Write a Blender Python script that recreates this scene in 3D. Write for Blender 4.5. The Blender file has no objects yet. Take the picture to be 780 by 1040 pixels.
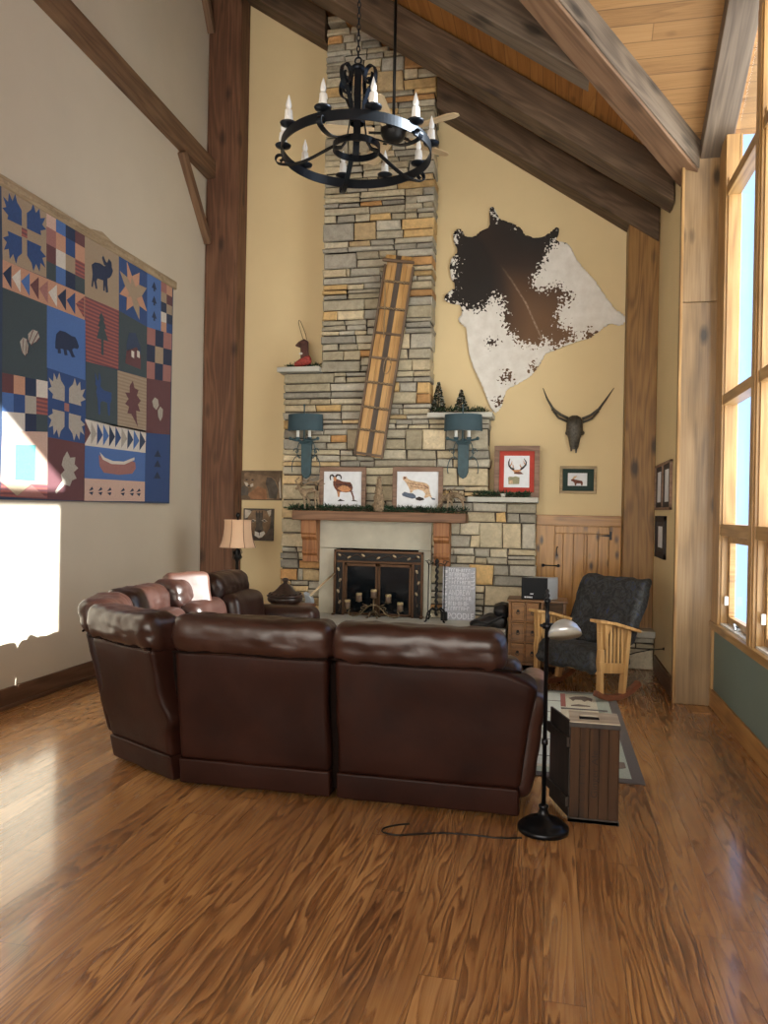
import bpy, math, random
from mathutils import Vector as V, Matrix as M, noise as mnoise
PI = math.pi
R = math.radians
D = bpy.data
COL = bpy.context.scene.collection
rnd = random.Random(7)

# ------------------------------------------------------------------ camera
F = 781.0
CAM_H = 1.55
YAW, PITCH, ROLL = R(12.3), R(-0.15), 0.0186
FW = V((-math.sin(YAW) * math.cos(PITCH), math.cos(YAW) * math.cos(PITCH), math.sin(PITCH)))
_r0 = V((math.cos(YAW), math.sin(YAW), 0))
_u0 = _r0.cross(FW)
RT = _r0 * math.cos(ROLL) + _u0 * math.sin(ROLL)
UP = _u0 * math.cos(ROLL) - _r0 * math.sin(ROLL)
CC = V((0, 0, CAM_H))


def P(px, py, X=None, Y=None, Z=None):
    """a measured point of the photograph on a plane of the room"""
    d = FW * F + RT * (px - 390) - UP * (py - 520)
    if X is not None:
        t = (X - CC.x) / d.x
    elif Y is not None:
        t = (Y - CC.y) / d.y
    else:
        t = (Z - CC.z) / d.z
    return CC + d * t


cam = D.objects.new('camera', D.cameras.new('camera'))
COL.objects.link(cam)
cam.matrix_world = M.Translation(CC) @ M((RT, UP, -FW)).transposed().to_4x4()
cam.data.sensor_fit = 'VERTICAL'
cam.data.sensor_height = 36.0
cam.data.lens = 36.0 * F / 1040.0
cam.data.clip_start = 0.05
bpy.context.scene.camera = cam

# ------------------------------------------------------------------ mesh builder


class MB:
    def __init__(s):
        s.v, s.f, s.m, s.s, s.c = [], [], [], [], []

    def add(s, vs, fs, mi=0, sm=False, col=None):
        o = len(s.v)
        s.v += [V(p) for p in vs]
        for f in fs:
            s.f.append([i + o for i in f])
            s.m.append(mi)
            s.s.append(sm)
            s.c.append(col)
        return s

    def box(s, a, b, mi=0, rot=None, piv=None, col=None):
        x0, y0, z0 = a
        x1, y1, z1 = b
        vs = [V(p) for p in ((x0, y0, z0), (x1, y0, z0), (x1, y1, z0), (x0, y1, z0), (x0, y0, z1), (x1, y0, z1), (x1, y1, z1), (x0, y1, z1))]
        if rot is not None:
            c = V(piv) if piv is not None else (V(a) + V(b)) / 2
            vs = [c + rot @ (p - c) for p in vs]
        return s.add(vs, [(0, 3, 2, 1), (4, 5, 6, 7), (0, 1, 5, 4), (1, 2, 6, 5), (2, 3, 7, 6), (3, 0, 4, 7)], mi, False, col)

    def bar(s, p0, p1, w, h, mi=0, up=(0, 0, 1)):
        p0, p1 = V(p0), V(p1)
        d = (p1 - p0).normalized()
        u = V(up)
        if abs(d.dot(u)) > .98:
            u = V((0, 1, 0))
        r = d.cross(u).normalized() * (w / 2)
        u = r.cross(d).normalized() * (h / 2)
        vs = [p + a * r + b * u for p in (p0, p1) for a, b in ((-1, -1), (1, -1), (1, 1), (-1, 1))]
        return s.add(vs, [(0, 1, 2, 3), (7, 6, 5, 4), (0, 4, 5, 1), (1, 5, 6, 2), (2, 6, 7, 3), (3, 7, 4, 0)], mi)

    def tube(s, pts, r, seg=8, mi=0, closed=False, flat=None):
        pts = [V(p) for p in pts]
        n = len(pts)
        rs = r if isinstance(r, (list, tuple)) else [r] * n
        t0 = (pts[1] - pts[0]).normalized()
        ref = V((0, 0, 1)) if abs(t0.z) < .9 else V((1, 0, 0))
        nrm = t0.cross(ref).normalized()
        vs = []
        for i, p in enumerate(pts):
            if closed:
                t = pts[(i + 1) % n] - pts[i - 1]
            else:
                t = pts[min(i + 1, n - 1)] - pts[max(i - 1, 0)]
            t.normalize()
            nrm = (nrm - t * nrm.dot(t))
            if nrm.length < 1e-6:
                nrm = t.orthogonal()
            nrm.normalize()
            b = t.cross(nrm)
            for k in range(seg):
                a = 2 * PI * k / seg
                vs.append(p + (nrm * math.cos(a) + b * math.sin(a)) * rs[i])
        fs = []
        for i in range(n if closed else n - 1):
            j = (i + 1) % n
            for k in range(seg):
                l = (k + 1) % seg
                fs.append((i * seg + k, i * seg + l, j * seg + l, j * seg + k))
        if not closed:
            fs.append(tuple(range(seg - 1, -1, -1)))
            fs.append(tuple((n - 1) * seg + k for k in range(seg)))
        return s.add(vs, fs, mi, True)

    def ribbon(s, pts, w, t, side, mi=0):
        """flat strap: width w along 'side', thickness t"""
        pts = [V(p) for p in pts]
        sd = V(side).normalized()
        vs, fs = [], []
        n = len(pts)
        for i, p in enumerate(pts):
            d = (pts[min(i + 1, n - 1)] - pts[max(i - 1, 0)]).normalized()
            q = d.cross(sd).normalized() * (t / 2)
            for a, b in ((-1, -1), (1, -1), (1, 1), (-1, 1)):
                vs.append(p + sd * (a * w / 2) + q * b)
        for i in range(n - 1):
            for k in range(4):
                l = (k + 1) % 4
                fs.append((i * 4 + k, i * 4 + l, i * 4 + 4 + l, i * 4 + 4 + k))
        fs += [(3, 2, 1, 0), tuple((n - 1) * 4 + k for k in range(4))]
        return s.add(vs, fs, mi)

    def lathe(s, prof, c=(0, 0, 0), seg=24, mi=0, ax=None, a0=0, a1=2 * PI, sm=True, sx=1, sy=1):
        c = V(c)
        full = abs(a1 - a0 - 2 * PI) < 1e-6
        k = seg if full else seg + 1
        vs = []
        for r, z in prof:
            for i in range(k):
                a = a0 + (a1 - a0) * i / seg
                p = V((r * math.cos(a) * sx, r * math.sin(a) * sy, z))
                if ax is not None:
                    p = ax @ p
                vs.append(c + p)
        fs = []
        for j in range(len(prof) - 1):
            for i in range(seg):
                i2 = (i + 1) % k if full else i + 1
                fs.append((j * k + i, j * k + i2, (j + 1) * k + i2, (j + 1) * k + i))
        loop_ = prof[0] == prof[-1]
        if full and not loop_ and prof[0][0] > 1e-4:
            fs.append(tuple(range(k - 1, -1, -1)))
        if full and not loop_ and prof[-1][0] > 1e-4:
            fs.append(tuple((len(prof) - 1) * k + i for i in range(k)))
        return s.add(vs, fs, mi, sm)

    def cyl(s, p0, p1, r, seg=16, mi=0, r1=None):
        p0, p1 = V(p0), V(p1)
        d = p1 - p0
        q = V((0, 0, 1)).rotation_difference(d.normalized()).to_matrix()
        return s.lathe([(r, 0), (r if r1 is None else r1, d.length)], p0, seg, mi, q)

    def ell(s, c, rad, seg=16, rings=10, mi=0, rot=None):
        prof = []
        for i in range(rings + 1):
            a = -PI / 2 + PI * i / rings
            prof.append((max(math.cos(a), 0.0001), math.sin(a)))
        sc = M.Diagonal(V(rad))
        q = sc if rot is None else rot @ sc
        return s.lathe(prof, c, seg, mi, q)

    def prism(s, poly, off, mi=0, col=None, back=True):
        """polygon extruded by off"""
        poly = [V(p) for p in poly]
        off = V(off)
        n = len(poly)
        nr = V((0, 0, 0))
        for i in range(n):
            nr += poly[i].cross(poly[(i + 1) % n])
        if nr.dot(off) > 0:
            poly.reverse()
        vs = poly + [p + off for p in poly]
        fs = [tuple(range(n))]
        if back:
            fs.append(tuple(range(2 * n - 1, n - 1, -1)))
        for i in range(n):
            j = (i + 1) % n
            fs.append((j, i, n + i, n + j))
        return s.add(vs, fs, mi, False, col)

    def rbox(s, a, b, r, k=4, mi=0, warp=None, wr=0, ws=6.0, seed=0.0):
        """rounded box a..b, corner radius r, k inner cuts, optional wrinkles and warp"""
        a, b = V(a), V(b)
        c = (a + b) / 2
        h = (b - a) / 2
        r = min(r, h.x * .98, h.y * .98, h.z * .98)
        ax = []
        for i in range(3):
            hh = h[i]
            t = [-hh, -hh + r * .15, -hh + r * .4, -hh + r * .7, -hh + r]
            n = max(1, int(k * hh * 2 / max(h) / 2 + .5))
            inn = [(-hh + r) + (2 * hh - 2 * r) * j / n for j in range(1, n)]
            ax.append(t + inn + [-q for q in reversed(t)])
        idx = {}
        vs, fs = [], []

        def vid(p):
            key = (round(p.x, 5), round(p.y, 5), round(p.z, 5))
            if key not in idx:
                q = V([max(-h[i] + r, min(h[i] - r, p[i])) for i in range(3)])
                e = p - q
                o = q + (e.normalized() * r if e.length > 1e-9 else e)
                w = c + o
                if wr:
                    nn = mnoise.noise(w * ws + V((seed, seed, seed))) + .5 * mnoise.noise(w * ws * 2.3 + V((seed, 3, 1)))
                    w = w + (e.normalized() if e.length > 1e-9 else V((0, 0, 0))) * nn * wr
                if warp:
                    w = warp(w)
                idx[key] = len(vs)
                vs.append(w)
            return idx[key]
        for d in range(3):
            u, w = (d + 1) % 3, (d + 2) % 3
            for sg in (-1, 1):
                for i in range(len(ax[u]) - 1):
                    for j in range(len(ax[w]) - 1):
                        q = []
                        for ii, jj in ((i, j), (i + 1, j), (i + 1, j + 1), (i, j + 1)):
                            p = V((0, 0, 0))
                            p[d] = sg * h[d]
                            p[u] = ax[u][ii]
                            p[w] = ax[w][jj]
                            q.append(vid(p))
                        fs.append(tuple(q) if sg > 0 else tuple(reversed(q)))
        return s.add(vs, fs, mi, True)

    def build(s, name, mats, parent=None, loc=None, frame=None, bevel=0, bseg=2, sub=0, autosmooth=None):
        me = D.meshes.new(name)
        ob = D.objects.new(name, me)
        COL.objects.link(ob)
        base = V((0, 0, 0))
        if parent is not None:
            ob.parent = parent
            q = parent
            while q is not None:
                base += q.location
                q = q.parent
        if frame is not None:
            inv = frame.inverted()
            vs = [inv @ p for p in s.v]
            ob.matrix_local = M.Translation(-base) @ frame
        else:
            o = V(loc) if loc is not None else V((0, 0, 0))
            if parent is not None and loc is None:
                o = base
            ob.location = o - base if parent is not None else o
            vs = [p - o for p in s.v]
        me.from_pydata([tuple(p) for p in vs], [], s.f)
        if not isinstance(mats, (list, tuple)):
            mats = [mats]
        for m in mats:
            me.materials.append(m)
        me.polygons.foreach_set('material_index', s.m)
        me.polygons.foreach_set('use_smooth', s.s)
        if any(c is not None for c in s.c):
            at = me.color_attributes.new('Col', 'FLOAT_COLOR', 'CORNER')
            for po, c in zip(me.polygons, s.c):
                for li in po.loop_indices:
                    at.data[li].color = (*(c or (1, 1, 1)), 1)
        me.update()
        if bevel:
            bm = ob.modifiers.new('bevel', 'BEVEL')
            bm.width = bevel
            bm.segments = bseg
            bm.limit_method = 'ANGLE'
            bm.angle_limit = R(40)
        if sub:
            sm = ob.modifiers.new('sub', 'SUBSURF')
            sm.levels = sm.render_levels = sub
        return ob


def tag(o, label, cat, group=None):
    o['label'] = label
    o['category'] = cat
    if group:
        o['group'] = group
    return o


def thing(name, label, cat, loc, group=None):
    o = D.objects.new(name, None)
    COL.objects.link(o)
    o.location = loc
    o.empty_display_size = .1
    return tag(o, label, cat, group)


def struct(o):
    o['kind'] = 'structure'
    return o


_tn = [0]


def trim():
    _tn[0] += 1
    return 'trim_%d' % _tn[0]


def frame_x(p0, p1, up=(0, 0, 1)):
    """frame with local x from p0 to p1"""
    p0, p1 = V(p0), V(p1)
    x = (p1 - p0).normalized()
    u = V(up)
    if abs(x.dot(u)) > .98:
        u = V((0, 1, 0))
    y = u.cross(x).normalized()
    z = x.cross(y)
    m = M((x, y, z)).transposed().to_4x4()
    m.translation = p0
    return m


def text_mesh(body, size=1.0):
    cu = D.curves.new('t', 'FONT')
    cu.body = body
    cu.size = size
    cu.align_x = 'LEFT'
    ob = D.objects.new('t', cu)
    COL.objects.link(ob)
    dg = bpy.context.evaluated_depsgraph_get()
    me = ob.evaluated_get(dg).to_mesh()
    vs = [v.co.copy() for v in me.vertices]
    fs = [tuple(p.vertices) for p in me.polygons]
    ob.evaluated_get(dg).to_mesh_clear()
    D.objects.remove(ob)
    D.curves.remove(cu)
    return vs, fs


def add_text(mb, body, o, ux, uy, w, h, mi=0, off=None):
    """text filling a w x h box from lower-left o along ux / uy"""
    vs, fs = text_mesh(body)
    if not vs:
        return
    x0, x1 = min(v.x for v in vs), max(v.x for v in vs)
    y0, y1 = min(v.y for v in vs), max(v.y for v in vs)
    ux, uy, o = V(ux), V(uy), V(o)
    mb.add([o + ux * ((v.x - x0) / (x1 - x0) * w) + uy * ((v.y - y0) / (y1 - y0) * h) for v in vs], fs, mi)


def skin_body(name, joints, edges, mat, parent=None, loc=None, sub=2):
    """one continuous skinned figure: joints = [(point, radius)]"""
    me = D.meshes.new(name)
    ob = D.objects.new(name, me)
    COL.objects.link(ob)
    base = V((0, 0, 0))
    if parent is not None:
        ob.parent = parent
        base = parent.location.copy()
    elif loc is not None:
        ob.location = loc
        base = V(loc)
    me.from_pydata([tuple(V(p) - base) for p, r in joints], edges, [])
    me.materials.append(mat)
    sk = ob.modifiers.new('skin', 'SKIN')
    lay = me.skin_vertices[0] if me.skin_vertices else None
    if lay is None:
        bpy.context.view_layer.objects.active = ob
        bpy.ops.mesh.customdata_skin_add()
        lay = me.skin_vertices[0]
    for i, (p, r) in enumerate(joints):
        lay.data[i].radius = (r, r)
    lay.data[0].use_root = True
    sk.use_smooth_shade = True
    s = ob.modifiers.new('sub', 'SUBSURF')
    s.levels = s.render_levels = sub
    return ob


# ------------------------------------------------------------------ materials


class NT:
    def __init__(s, name):
        s.mat = D.materials.new(name)
        s.mat.use_nodes = True
        s.t = s.mat.node_tree
        s.b = s.t.nodes['Principled BSDF']

    def n(s, typ, props=None, **ins):
        nd = s.t.nodes.new('ShaderNode' + typ)
        for k, v in (props or {}).items():
            setattr(nd, k, v)
        for k, v in ins.items():
            key = int(k[1:]) if k[0] == 'i' and k[1:].isdigit() else k.replace('_', ' ')
            s.set(nd.inputs[key], v)
        return nd

    def set(s, sock, v):
        if hasattr(v, 'is_output'):
            s.t.links.new(v, sock)
        elif isinstance(v, (tuple, list)) and len(v) == 3 and sock.type == 'RGBA':
            sock.default_value = (*v, 1)
        else:
            sock.default_value = v

    def math(s, op, a, b=0.0, clamp=False):
        return s.n('Math', {'operation': op, 'use_clamp': clamp}, i0=a, i1=b).outputs[0]

    def noise(s, vec, scale, detail=3, rough=.55, dist=0, dim='3D'):
        return s.n('TexNoise', {'noise_dimensions': dim}, Vector=vec, Scale=scale, Detail=detail, Roughness=rough, Distortion=dist).outputs['Fac']

    def ramp(s, fac, stops, interp='LINEAR'):
        r = s.n('ValToRGB')
        r.color_ramp.interpolation = interp
        e = r.color_ramp.elements
        while len(e) > len(stops):
            e.remove(e[-1])
        while len(e) < len(stops):
            e.new(.5)
        for el, (p, c) in zip(e, stops):
            el.position = p
            el.color = (*c, 1) if len(c) == 3 else c
        s.set(r.inputs[0], fac)
        return r.outputs[0]

    def mix(s, fac, a, b, blend='MIX'):
        nd = s.t.nodes.new('ShaderNodeMix')
        nd.data_type = 'RGBA'
        nd.blend_type = blend
        s.set(nd.inputs[0], fac)
        s.set(nd.inputs[6], a)
        s.set(nd.inputs[7], b)
        return nd.outputs[2]

    def mapr(s, v, a, b, c, d):
        return s.n('MapRange', None, Value=v, **{'From_Min': a, 'From_Max': b, 'To_Min': c, 'To_Max': d}).outputs[0]

    def obj(s, shift=True):
        o = s.n('TexCoord').outputs['Object']
        if not shift:
            return o
        r = s.n('ObjectInfo').outputs['Random']
        c = s.n('CombineXYZ', None, X=s.math('MULTIPLY', r, 13.0), Y=s.math('MULTIPLY', r, 7.0), Z=s.math('MULTIPLY', r, 5.0)).outputs[0]
        return s.n('VectorMath', {'operation': 'ADD'}, i0=o, i1=c).outputs[0]

    def bump(s, h, st=.2, dist=.01):
        s.set(s.b.inputs['Normal'], s.n('Bump', None, Strength=st, Distance=dist, Height=h).outputs[0])

    def done(s, color=None, rough=.5, metal=0, spec=.5, coat=0, sheen=0):
        if color is not None:
            s.set(s.b.inputs['Base Color'], color)
        s.set(s.b.inputs['Roughness'], rough)
        s.set(s.b.inputs['Metallic'], metal)
        s.b.inputs['Specular IOR Level'].default_value = spec
        s.b.inputs['Coat Weight'].default_value = coat
        s.b.inputs['Coat Roughness'].default_value = .15
        s.b.inputs['Sheen Weight'].default_value = sheen
        return s.mat


def plain(name, c, rough=.5, metal=0, var=.12, scale=8, bump=.08, bs=40, spec=.5, sheen=0, coat=0):
    k = NT(name)
    o = k.obj()
    f = k.noise(o, scale, 4)
    a = tuple(x * (1 - var) for x in c)
    b = tuple(min(1, x * (1 + var)) for x in c)
    col = k.ramp(f, [(.3, a), (.7, b)])
    if bump:
        k.bump(k.noise(o, bs, 4), bump, .004)
    return k.done(col, rough, metal, spec, coat, sheen)


def wood(name, dark, mid, light, rough=.5, axis=0, sc=1.0, rings=14, knots=.5, bump=.12, coat=0, ks=1.0):
    k = NT(name)
    o = k.obj()
    s = [sc, sc, sc]
    s[axis] = .10 * sc
    m1 = k.n('Mapping', None, Vector=o, Scale=tuple(s)).outputs[0]
    n1 = k.noise(m1, 5.0, 2, .5, .4)
    ring = k.math('MULTIPLY_ADD', k.math('SINE', k.math('MULTIPLY', n1, rings * 6.0)), .5)
    k.t.nodes[-1].inputs[2].default_value = .5
    s2 = [sc * 1.0] * 3
    s2[axis] = .03 * sc
    m2 = k.n('Mapping', None, Vector=o, Scale=tuple(s2)).outputs[0]
    n2 = k.noise(m2, 60, 5, .6, .2)
    n3 = k.noise(o, 2.2, 2)
    fac = k.math('ADD', k.math('MULTIPLY', ring, .20), k.math('ADD', k.math('MULTIPLY', n2, .56), k.math('MULTIPLY', n3, .30)))
    col = k.ramp(fac, [(.22, dark), (.52, mid), (.85, light)])
    if knots:
        s3 = [3.6 * sc] * 3
        s3[axis] = 1.5 * sc
        m3 = k.n('Mapping', None, Vector=o, Scale=tuple(s3)).outputs[0]
        vd = k.n('TexVoronoi', None, Vector=m3, Scale=1.3 * ks).outputs['Distance']
        kf = k.mapr(k.math('ADD', vd, k.math('MULTIPLY', k.math('SUBTRACT', n2, .5), .10)), .09, .25, knots, 0.0)
        col = k.mix(kf, col, tuple(x * .25 for x in dark))
    if bump:
        k.bump(fac, bump, .004)
    return k.done(col, rough, coat=coat)


def planks(name, dark, mid, light, w, rough=.35, gx=1.0, gy=16.0, freq=26, seam=.025, var=.35, knots=0, L=2.4, coat=0, cr=.15, bump=.08, seamc=.35, ringw=.5, spec=.5):
    """boards along local x, laid across local y"""
    k = NT(name)
    o = k.obj(False)
    sp = k.n('SeparateXYZ', None, Vector=o)
    x, y, z = sp.outputs
    v = k.math('DIVIDE', y, w)
    idx = k.math('FLOOR', v)
    fr = k.math('SUBTRACT', v, idx)
    r1 = k.n('TexWhiteNoise', {'noise_dimensions': '1D'}, W=idx).outputs['Value']
    xs = k.math('ADD', x, k.math('MULTIPLY', r1, 17.0))
    xl = k.math('DIVIDE', xs, L)
    i2 = k.math('FLOOR', xl)
    f2 = k.math('SUBTRACT', xl, i2)
    cv = k.n('CombineXYZ', None, X=idx, Y=i2).outputs[0]
    r2 = k.n('TexWhiteNoise', {'noise_dimensions': '2D'}, Vector=cv).outputs['Value']
    g = k.n('CombineXYZ', None, X=k.math('MULTIPLY', xs, gx), Y=k.math('MULTIPLY_ADD', y, gy), Z=k.math('MULTIPLY', r2, 40.0)).outputs[0]
    n1 = k.noise(g, 1.0, 2.0, .5, .35)
    g2 = k.n('CombineXYZ', None, X=k.math('MULTIPLY', xs, 3.0), Y=k.math('MULTIPLY', y, 150.0), Z=k.math('MULTIPLY', r2, 9.0)).outputs[0]
    n2 = k.noise(g2, 1.0, 4, .6)
    ph = k.math('ADD', k.math('MULTIPLY', n1, freq * .34), k.math('MULTIPLY', n2, .55))
    saw = k.math('FRACT', ph)
    ring = k.math('MULTIPLY', k.math('POWER', saw, .55), k.mapr(saw, .86, 1.0, 1.0, 0.0))
    g3 = k.n('CombineXYZ', None, X=k.math('MULTIPLY', xs, .5), Y=k.math('MULTIPLY', y, 4.0), Z=k.math('MULTIPLY', r2, 23.0)).outputs[0]
    msk = k.mapr(k.noise(g3, 1.0, 2), .35, .65, .45, 1.0)
    ring = k.math('ADD', .45, k.math('MULTIPLY', k.math('SUBTRACT', ring, .45), msk))
    n3 = k.noise(o, 1.3, 2)
    fac = k.math('ADD', k.math('ADD', k.math('MULTIPLY', ring, ringw), k.math('MULTIPLY', n2, .75 - ringw)),
                 k.math('ADD', k.math('MULTIPLY', k.math('SUBTRACT', r2, .5), var), k.math('MULTIPLY', n3, .25)))
    col = k.ramp(fac, [(.12, dark), (.5, mid), (.95, light)])
    if knots:
        m3 = k.n('CombineXYZ', None, X=k.math('MULTIPLY', xs, 2.2), Y=k.math('MULTIPLY', y, 4.5), Z=k.math('MULTIPLY', r2, 11.0)).outputs[0]
        vd = k.n('TexVoronoi', None, Vector=m3, Scale=1.0).outputs['Distance']
        col = k.mix(k.mapr(vd, .05, .17, knots, 0.0), col, tuple(q * .3 for q in dark))
    e = k.math('MINIMUM', fr, k.math('SUBTRACT', 1.0, fr))
    sm = k.mapr(e, 0.0, seam, 1.0, 0.0)
    e2 = k.mapr(k.math('MULTIPLY', k.math('MINIMUM', f2, k.math('SUBTRACT', 1.0, f2)), L), 0.0, seam * w, 1.0, 0.0)
    sm = k.math('MAXIMUM', sm, e2)
    col = k.mix(k.math('MULTIPLY', sm, 1 - seamc), col, tuple(q * .25 for q in dark))
    k.bump(k.math('SUBTRACT', k.math('MULTIPLY', fac, .15), sm), bump, .004)
    rr = k.math('ADD', rough, k.math('MULTIPLY', k.math('SUBTRACT', .5, fac), .15))
    k.done(col, rr, coat=coat, spec=spec)
    k.b.inputs['Coat Roughness'].default_value = cr
    return k.mat
SKY_B = (5.6, 5.2, 4.6)
SUN_E = 16.0
EXPO = 0.5

# ------------------------------------------------------------------ material palette
m_wall_l = plain('cream_wall', (.60, .535, .43), .85, var=.03, scale=1.5, bump=.04, bs=120)
m_wall_y = plain('yellow_wall', (.72, .58, .338), .85, var=.03, scale=1.5, bump=.04, bs=120)
m_green = plain('sage_wall', (.14, .185, .165), .8, var=.04, scale=2, bump=.04, bs=120)
m_floor = planks('pine_floor', (.058, .022, .008), (.275, .125, .044), (.64, .36, .145), .135, rough=.27, gx=.70, gy=8.0, freq=40, var=.22, L=3.1, bump=.10, ringw=.60, seam=.02, coat=.45, cr=.10)
m_ceil = planks('ceiling_boards', (.12, .055, .016), (.29, .155, .055), (.40, .235, .095), .125, rough=.6, gx=.5, gy=7, freq=14, var=.25, knots=.7, L=4, ringw=.25, seam=.04)
m_ceil_main = planks('roof_boards', (.16, .06, .015), (.36, .15, .035), (.52, .25, .07), .14, rough=.6, gx=.5, gy=7, freq=14, var=.3, knots=.6, L=4, ringw=.3, seam=.04)
m_beam = wood('dark_timber', (.038, .022, .013), (.10, .063, .037), (.19, .125, .078), .7, rings=8, knots=.6)
m_beam_red = wood('red_timber', (.055, .022, .012), (.13, .058, .030), (.22, .11, .06), .65, rings=8, knots=.7)
m_beam_grey = wood('weathered_timber', (.06, .044, .031), (.135, .10, .072), (.22, .17, .125), .7, rings=6, knots=.8)
m_brace = wood('brown_timber', (.075, .038, .020), (.165, .092, .05), (.26, .155, .088), .65, rings=8, knots=.5)
m_column = wood('stained_column', (.085, .050, .022), (.25, .155, .070), (.40, .27, .14), .42, rings=4, knots=.9, coat=.3, ks=1.25)
m_post = wood('knotty_post', (.095, .042, .011), (.245, .125, .034), (.37, .21, .068), .5, rings=9, knots=.9)
m_win = wood('window_pine', (.17, .085, .026), (.35, .195, .066), (.50, .31, .13), .45, rings=8, knots=.4, coat=.2)
m_wain = wood('knotty_pine', (.20, .085, .016), (.43, .205, .040), (.58, .32, .085), .45, axis=2, rings=9, knots=1.0, coat=.2, ks=1.9)
m_wain_h = wood('knotty_pine_rail', (.18, .075, .015), (.38, .18, .036), (.52, .28, .075), .45, axis=0, rings=9, knots=.9, coat=.2)
m_base = wood('baseboard_wood', (.05, .024, .013), (.12, .060, .034), (.20, .11, .07), .5, rings=8, knots=.3)
m_base_r = wood('pine_baseboard', (.20, .09, .025), (.36, .18, .055), (.50, .28, .10), .45, axis=1, rings=8, knots=.3)
m_mantel = wood('mantel_timber', (.07, .032, .016), (.18, .088, .044), (.30, .165, .09), .55, rings=8, knots=.6)
m_corbel = wood('corbel_timber', (.12, .045, .016), (.30, .125, .045), (.43, .21, .085), .55, axis=2, rings=8, knots=.4)
m_slab = plain('grey_slab', (.48, .48, .44), .8, var=.12, scale=5, bump=.2, bs=30)
m_conc = plain('cast_surround', (.50, .48, .40), .8, var=.14, scale=4, bump=.12, bs=40)
m_mortar = plain('dark_mortar', (.055, .047, .038), .95, bump=.2)
m_black = plain('black_iron', (.012, .012, .013), .42, metal=.6, bump=.05)
m_iron = plain('blued_iron', (.020, .025, .034), .42, metal=.85, bump=.06, bs=25)
m_bronze = plain('bronze_metal', (.10, .055, .032), .45, metal=.8, bump=.1)
m_sooty = plain('firebox_black', (.006, .006, .006), .9)
m_white = plain('white_plastic', (.75, .74, .70), .5, bump=0)
m_candle = plain('candle_sleeve', (.78, .80, .80), .4, bump=.05)
m_teal = plain('teal_metal', (.030, .072, .092), .55, var=.25, scale=20, bump=.1)
m_shade_t = plain('teal_shade', (.034, .070, .092), .75, bump=.1, bs=150)
m_inner = plain('white_lining', (.80, .78, .70), .7, bump=0)
m_paper = plain('print_paper', (.74, .78, .84), .7, var=.06, scale=14, bump=0)
m_frame = wood('barnwood_frame', (.09, .05, .032), (.21, .125, .085), (.33, .21, .15), .6, sc=2.0, rings=5, knots=0)
m_redmat = plain('red_mat', (.42, .045, .030), .8, bump=0)
m_dgreen = plain('green_mat', (.018, .042, .036), .8, bump=0)
m_green_n = plain('garland_green', (.018, .060, .022), .7, var=.5, scale=30, bump=0)
m_green_d = plain('garland_dark', (.008, .026, .012), .8, var=.4, scale=30, bump=0)
m_snow_n = plain('frosted_needles', (.42, .42, .38), .8, bump=0)
m_bark = plain('twig_brown', (.085, .055, .032), .8, var=.4, scale=30, bump=.3)
m_drift = plain('driftwood', (.26, .19, .12), .8, var=.45, scale=45, bump=.5, bs=60)
m_lightwood = wood('oak_frame', (.26, .125, .038), (.46, .265, .10), (.58, .37, .17), .45, axis=2, rings=8, knots=.1, coat=.2)
m_rockerwood = wood('rocker_wood', (.06, .02, .01), (.15, .05, .025), (.24, .09, .045), .4, rings=8, knots=0, coat=.3)
m_chest = wood('chest_wood', (.07, .028, .007), (.21, .092, .024), (.34, .16, .05), .4, axis=0, rings=9, knots=.3, coat=.2)
m_crate = wood('crate_wood', (.012, .0042, .0012), (.036, .0138, .0034), (.075, .031, .008), .85, axis=2, rings=9, knots=.5)
m_crate_dark = wood('crate_dark', (.008, .006, .005), (.020, .014, .011), (.04, .028, .022), .6, axis=2, rings=9, knots=.3)
m_crate_top = wood('crate_top', (.30, .24, .16), (.48, .42, .32), (.62, .57, .47), .5, axis=0, rings=6, knots=.3)
m_lampmetal = plain('lamp_black', (.010, .011, .014), .28, metal=.7, bump=.03)
m_chrome = plain('brushed_nickel', (.60, .66, .72), .32, metal=.6, bump=.02)
m_bag = plain('black_nylon', (.008, .008, .010), .5, bump=.4, bs=25)
m_bluegrey = plain('pale_metal', (.42, .48, .54), .45, metal=.3, bump=.05)
m_pole = wood('pale_handle', (.45, .32, .17), (.62, .48, .30), (.72, .60, .42), .5, rings=4, knots=0, sc=2)


def leather(name, c1, c2, rough=.36):
    k = NT(name)
    o = k.obj()
    n1 = k.noise(o, 3.0, 5, .6, .3)
    n2 = k.noise(o, 140, 3)
    n3 = k.noise(o, 6, 4, .55, .3)
    col = k.ramp(n1, [(.3, c1), (.75, c2)])
    k.bump(k.math('ADD', k.math('MULTIPLY', n3, 1.0), k.math('MULTIPLY', n2, .06)), .25, .012)
    rr = k.math('ADD', rough - .08, k.math('MULTIPLY', n1, .16))
    return k.done(col, rr, spec=.55)


m_leather = leather('brown_leather', (.020, .0075, .0055), (.046, .017, .012))  # lighter copy, lifted for the sunlit seats and rolls
m_leather_shade = leather('leather_back_shade', (.012, .0034, .0022), (.028, .0088, .0055), .50)  # darker copy of the sofa leather, backlit shade put into its colour
m_leather_shade.node_tree.nodes['Principled BSDF'].inputs['Specular IOR Level'].default_value = .16
m_leather_gap_shade = leather('dark_leather_gap_shade', (.006, .0035, .003), (.010, .006, .005), .9)  # piping leather, near black so it also paints shade in the sofa gaps
m_leather_gap_shade.node_tree.nodes['Principled BSDF'].inputs['Specular IOR Level'].default_value = .03


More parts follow.
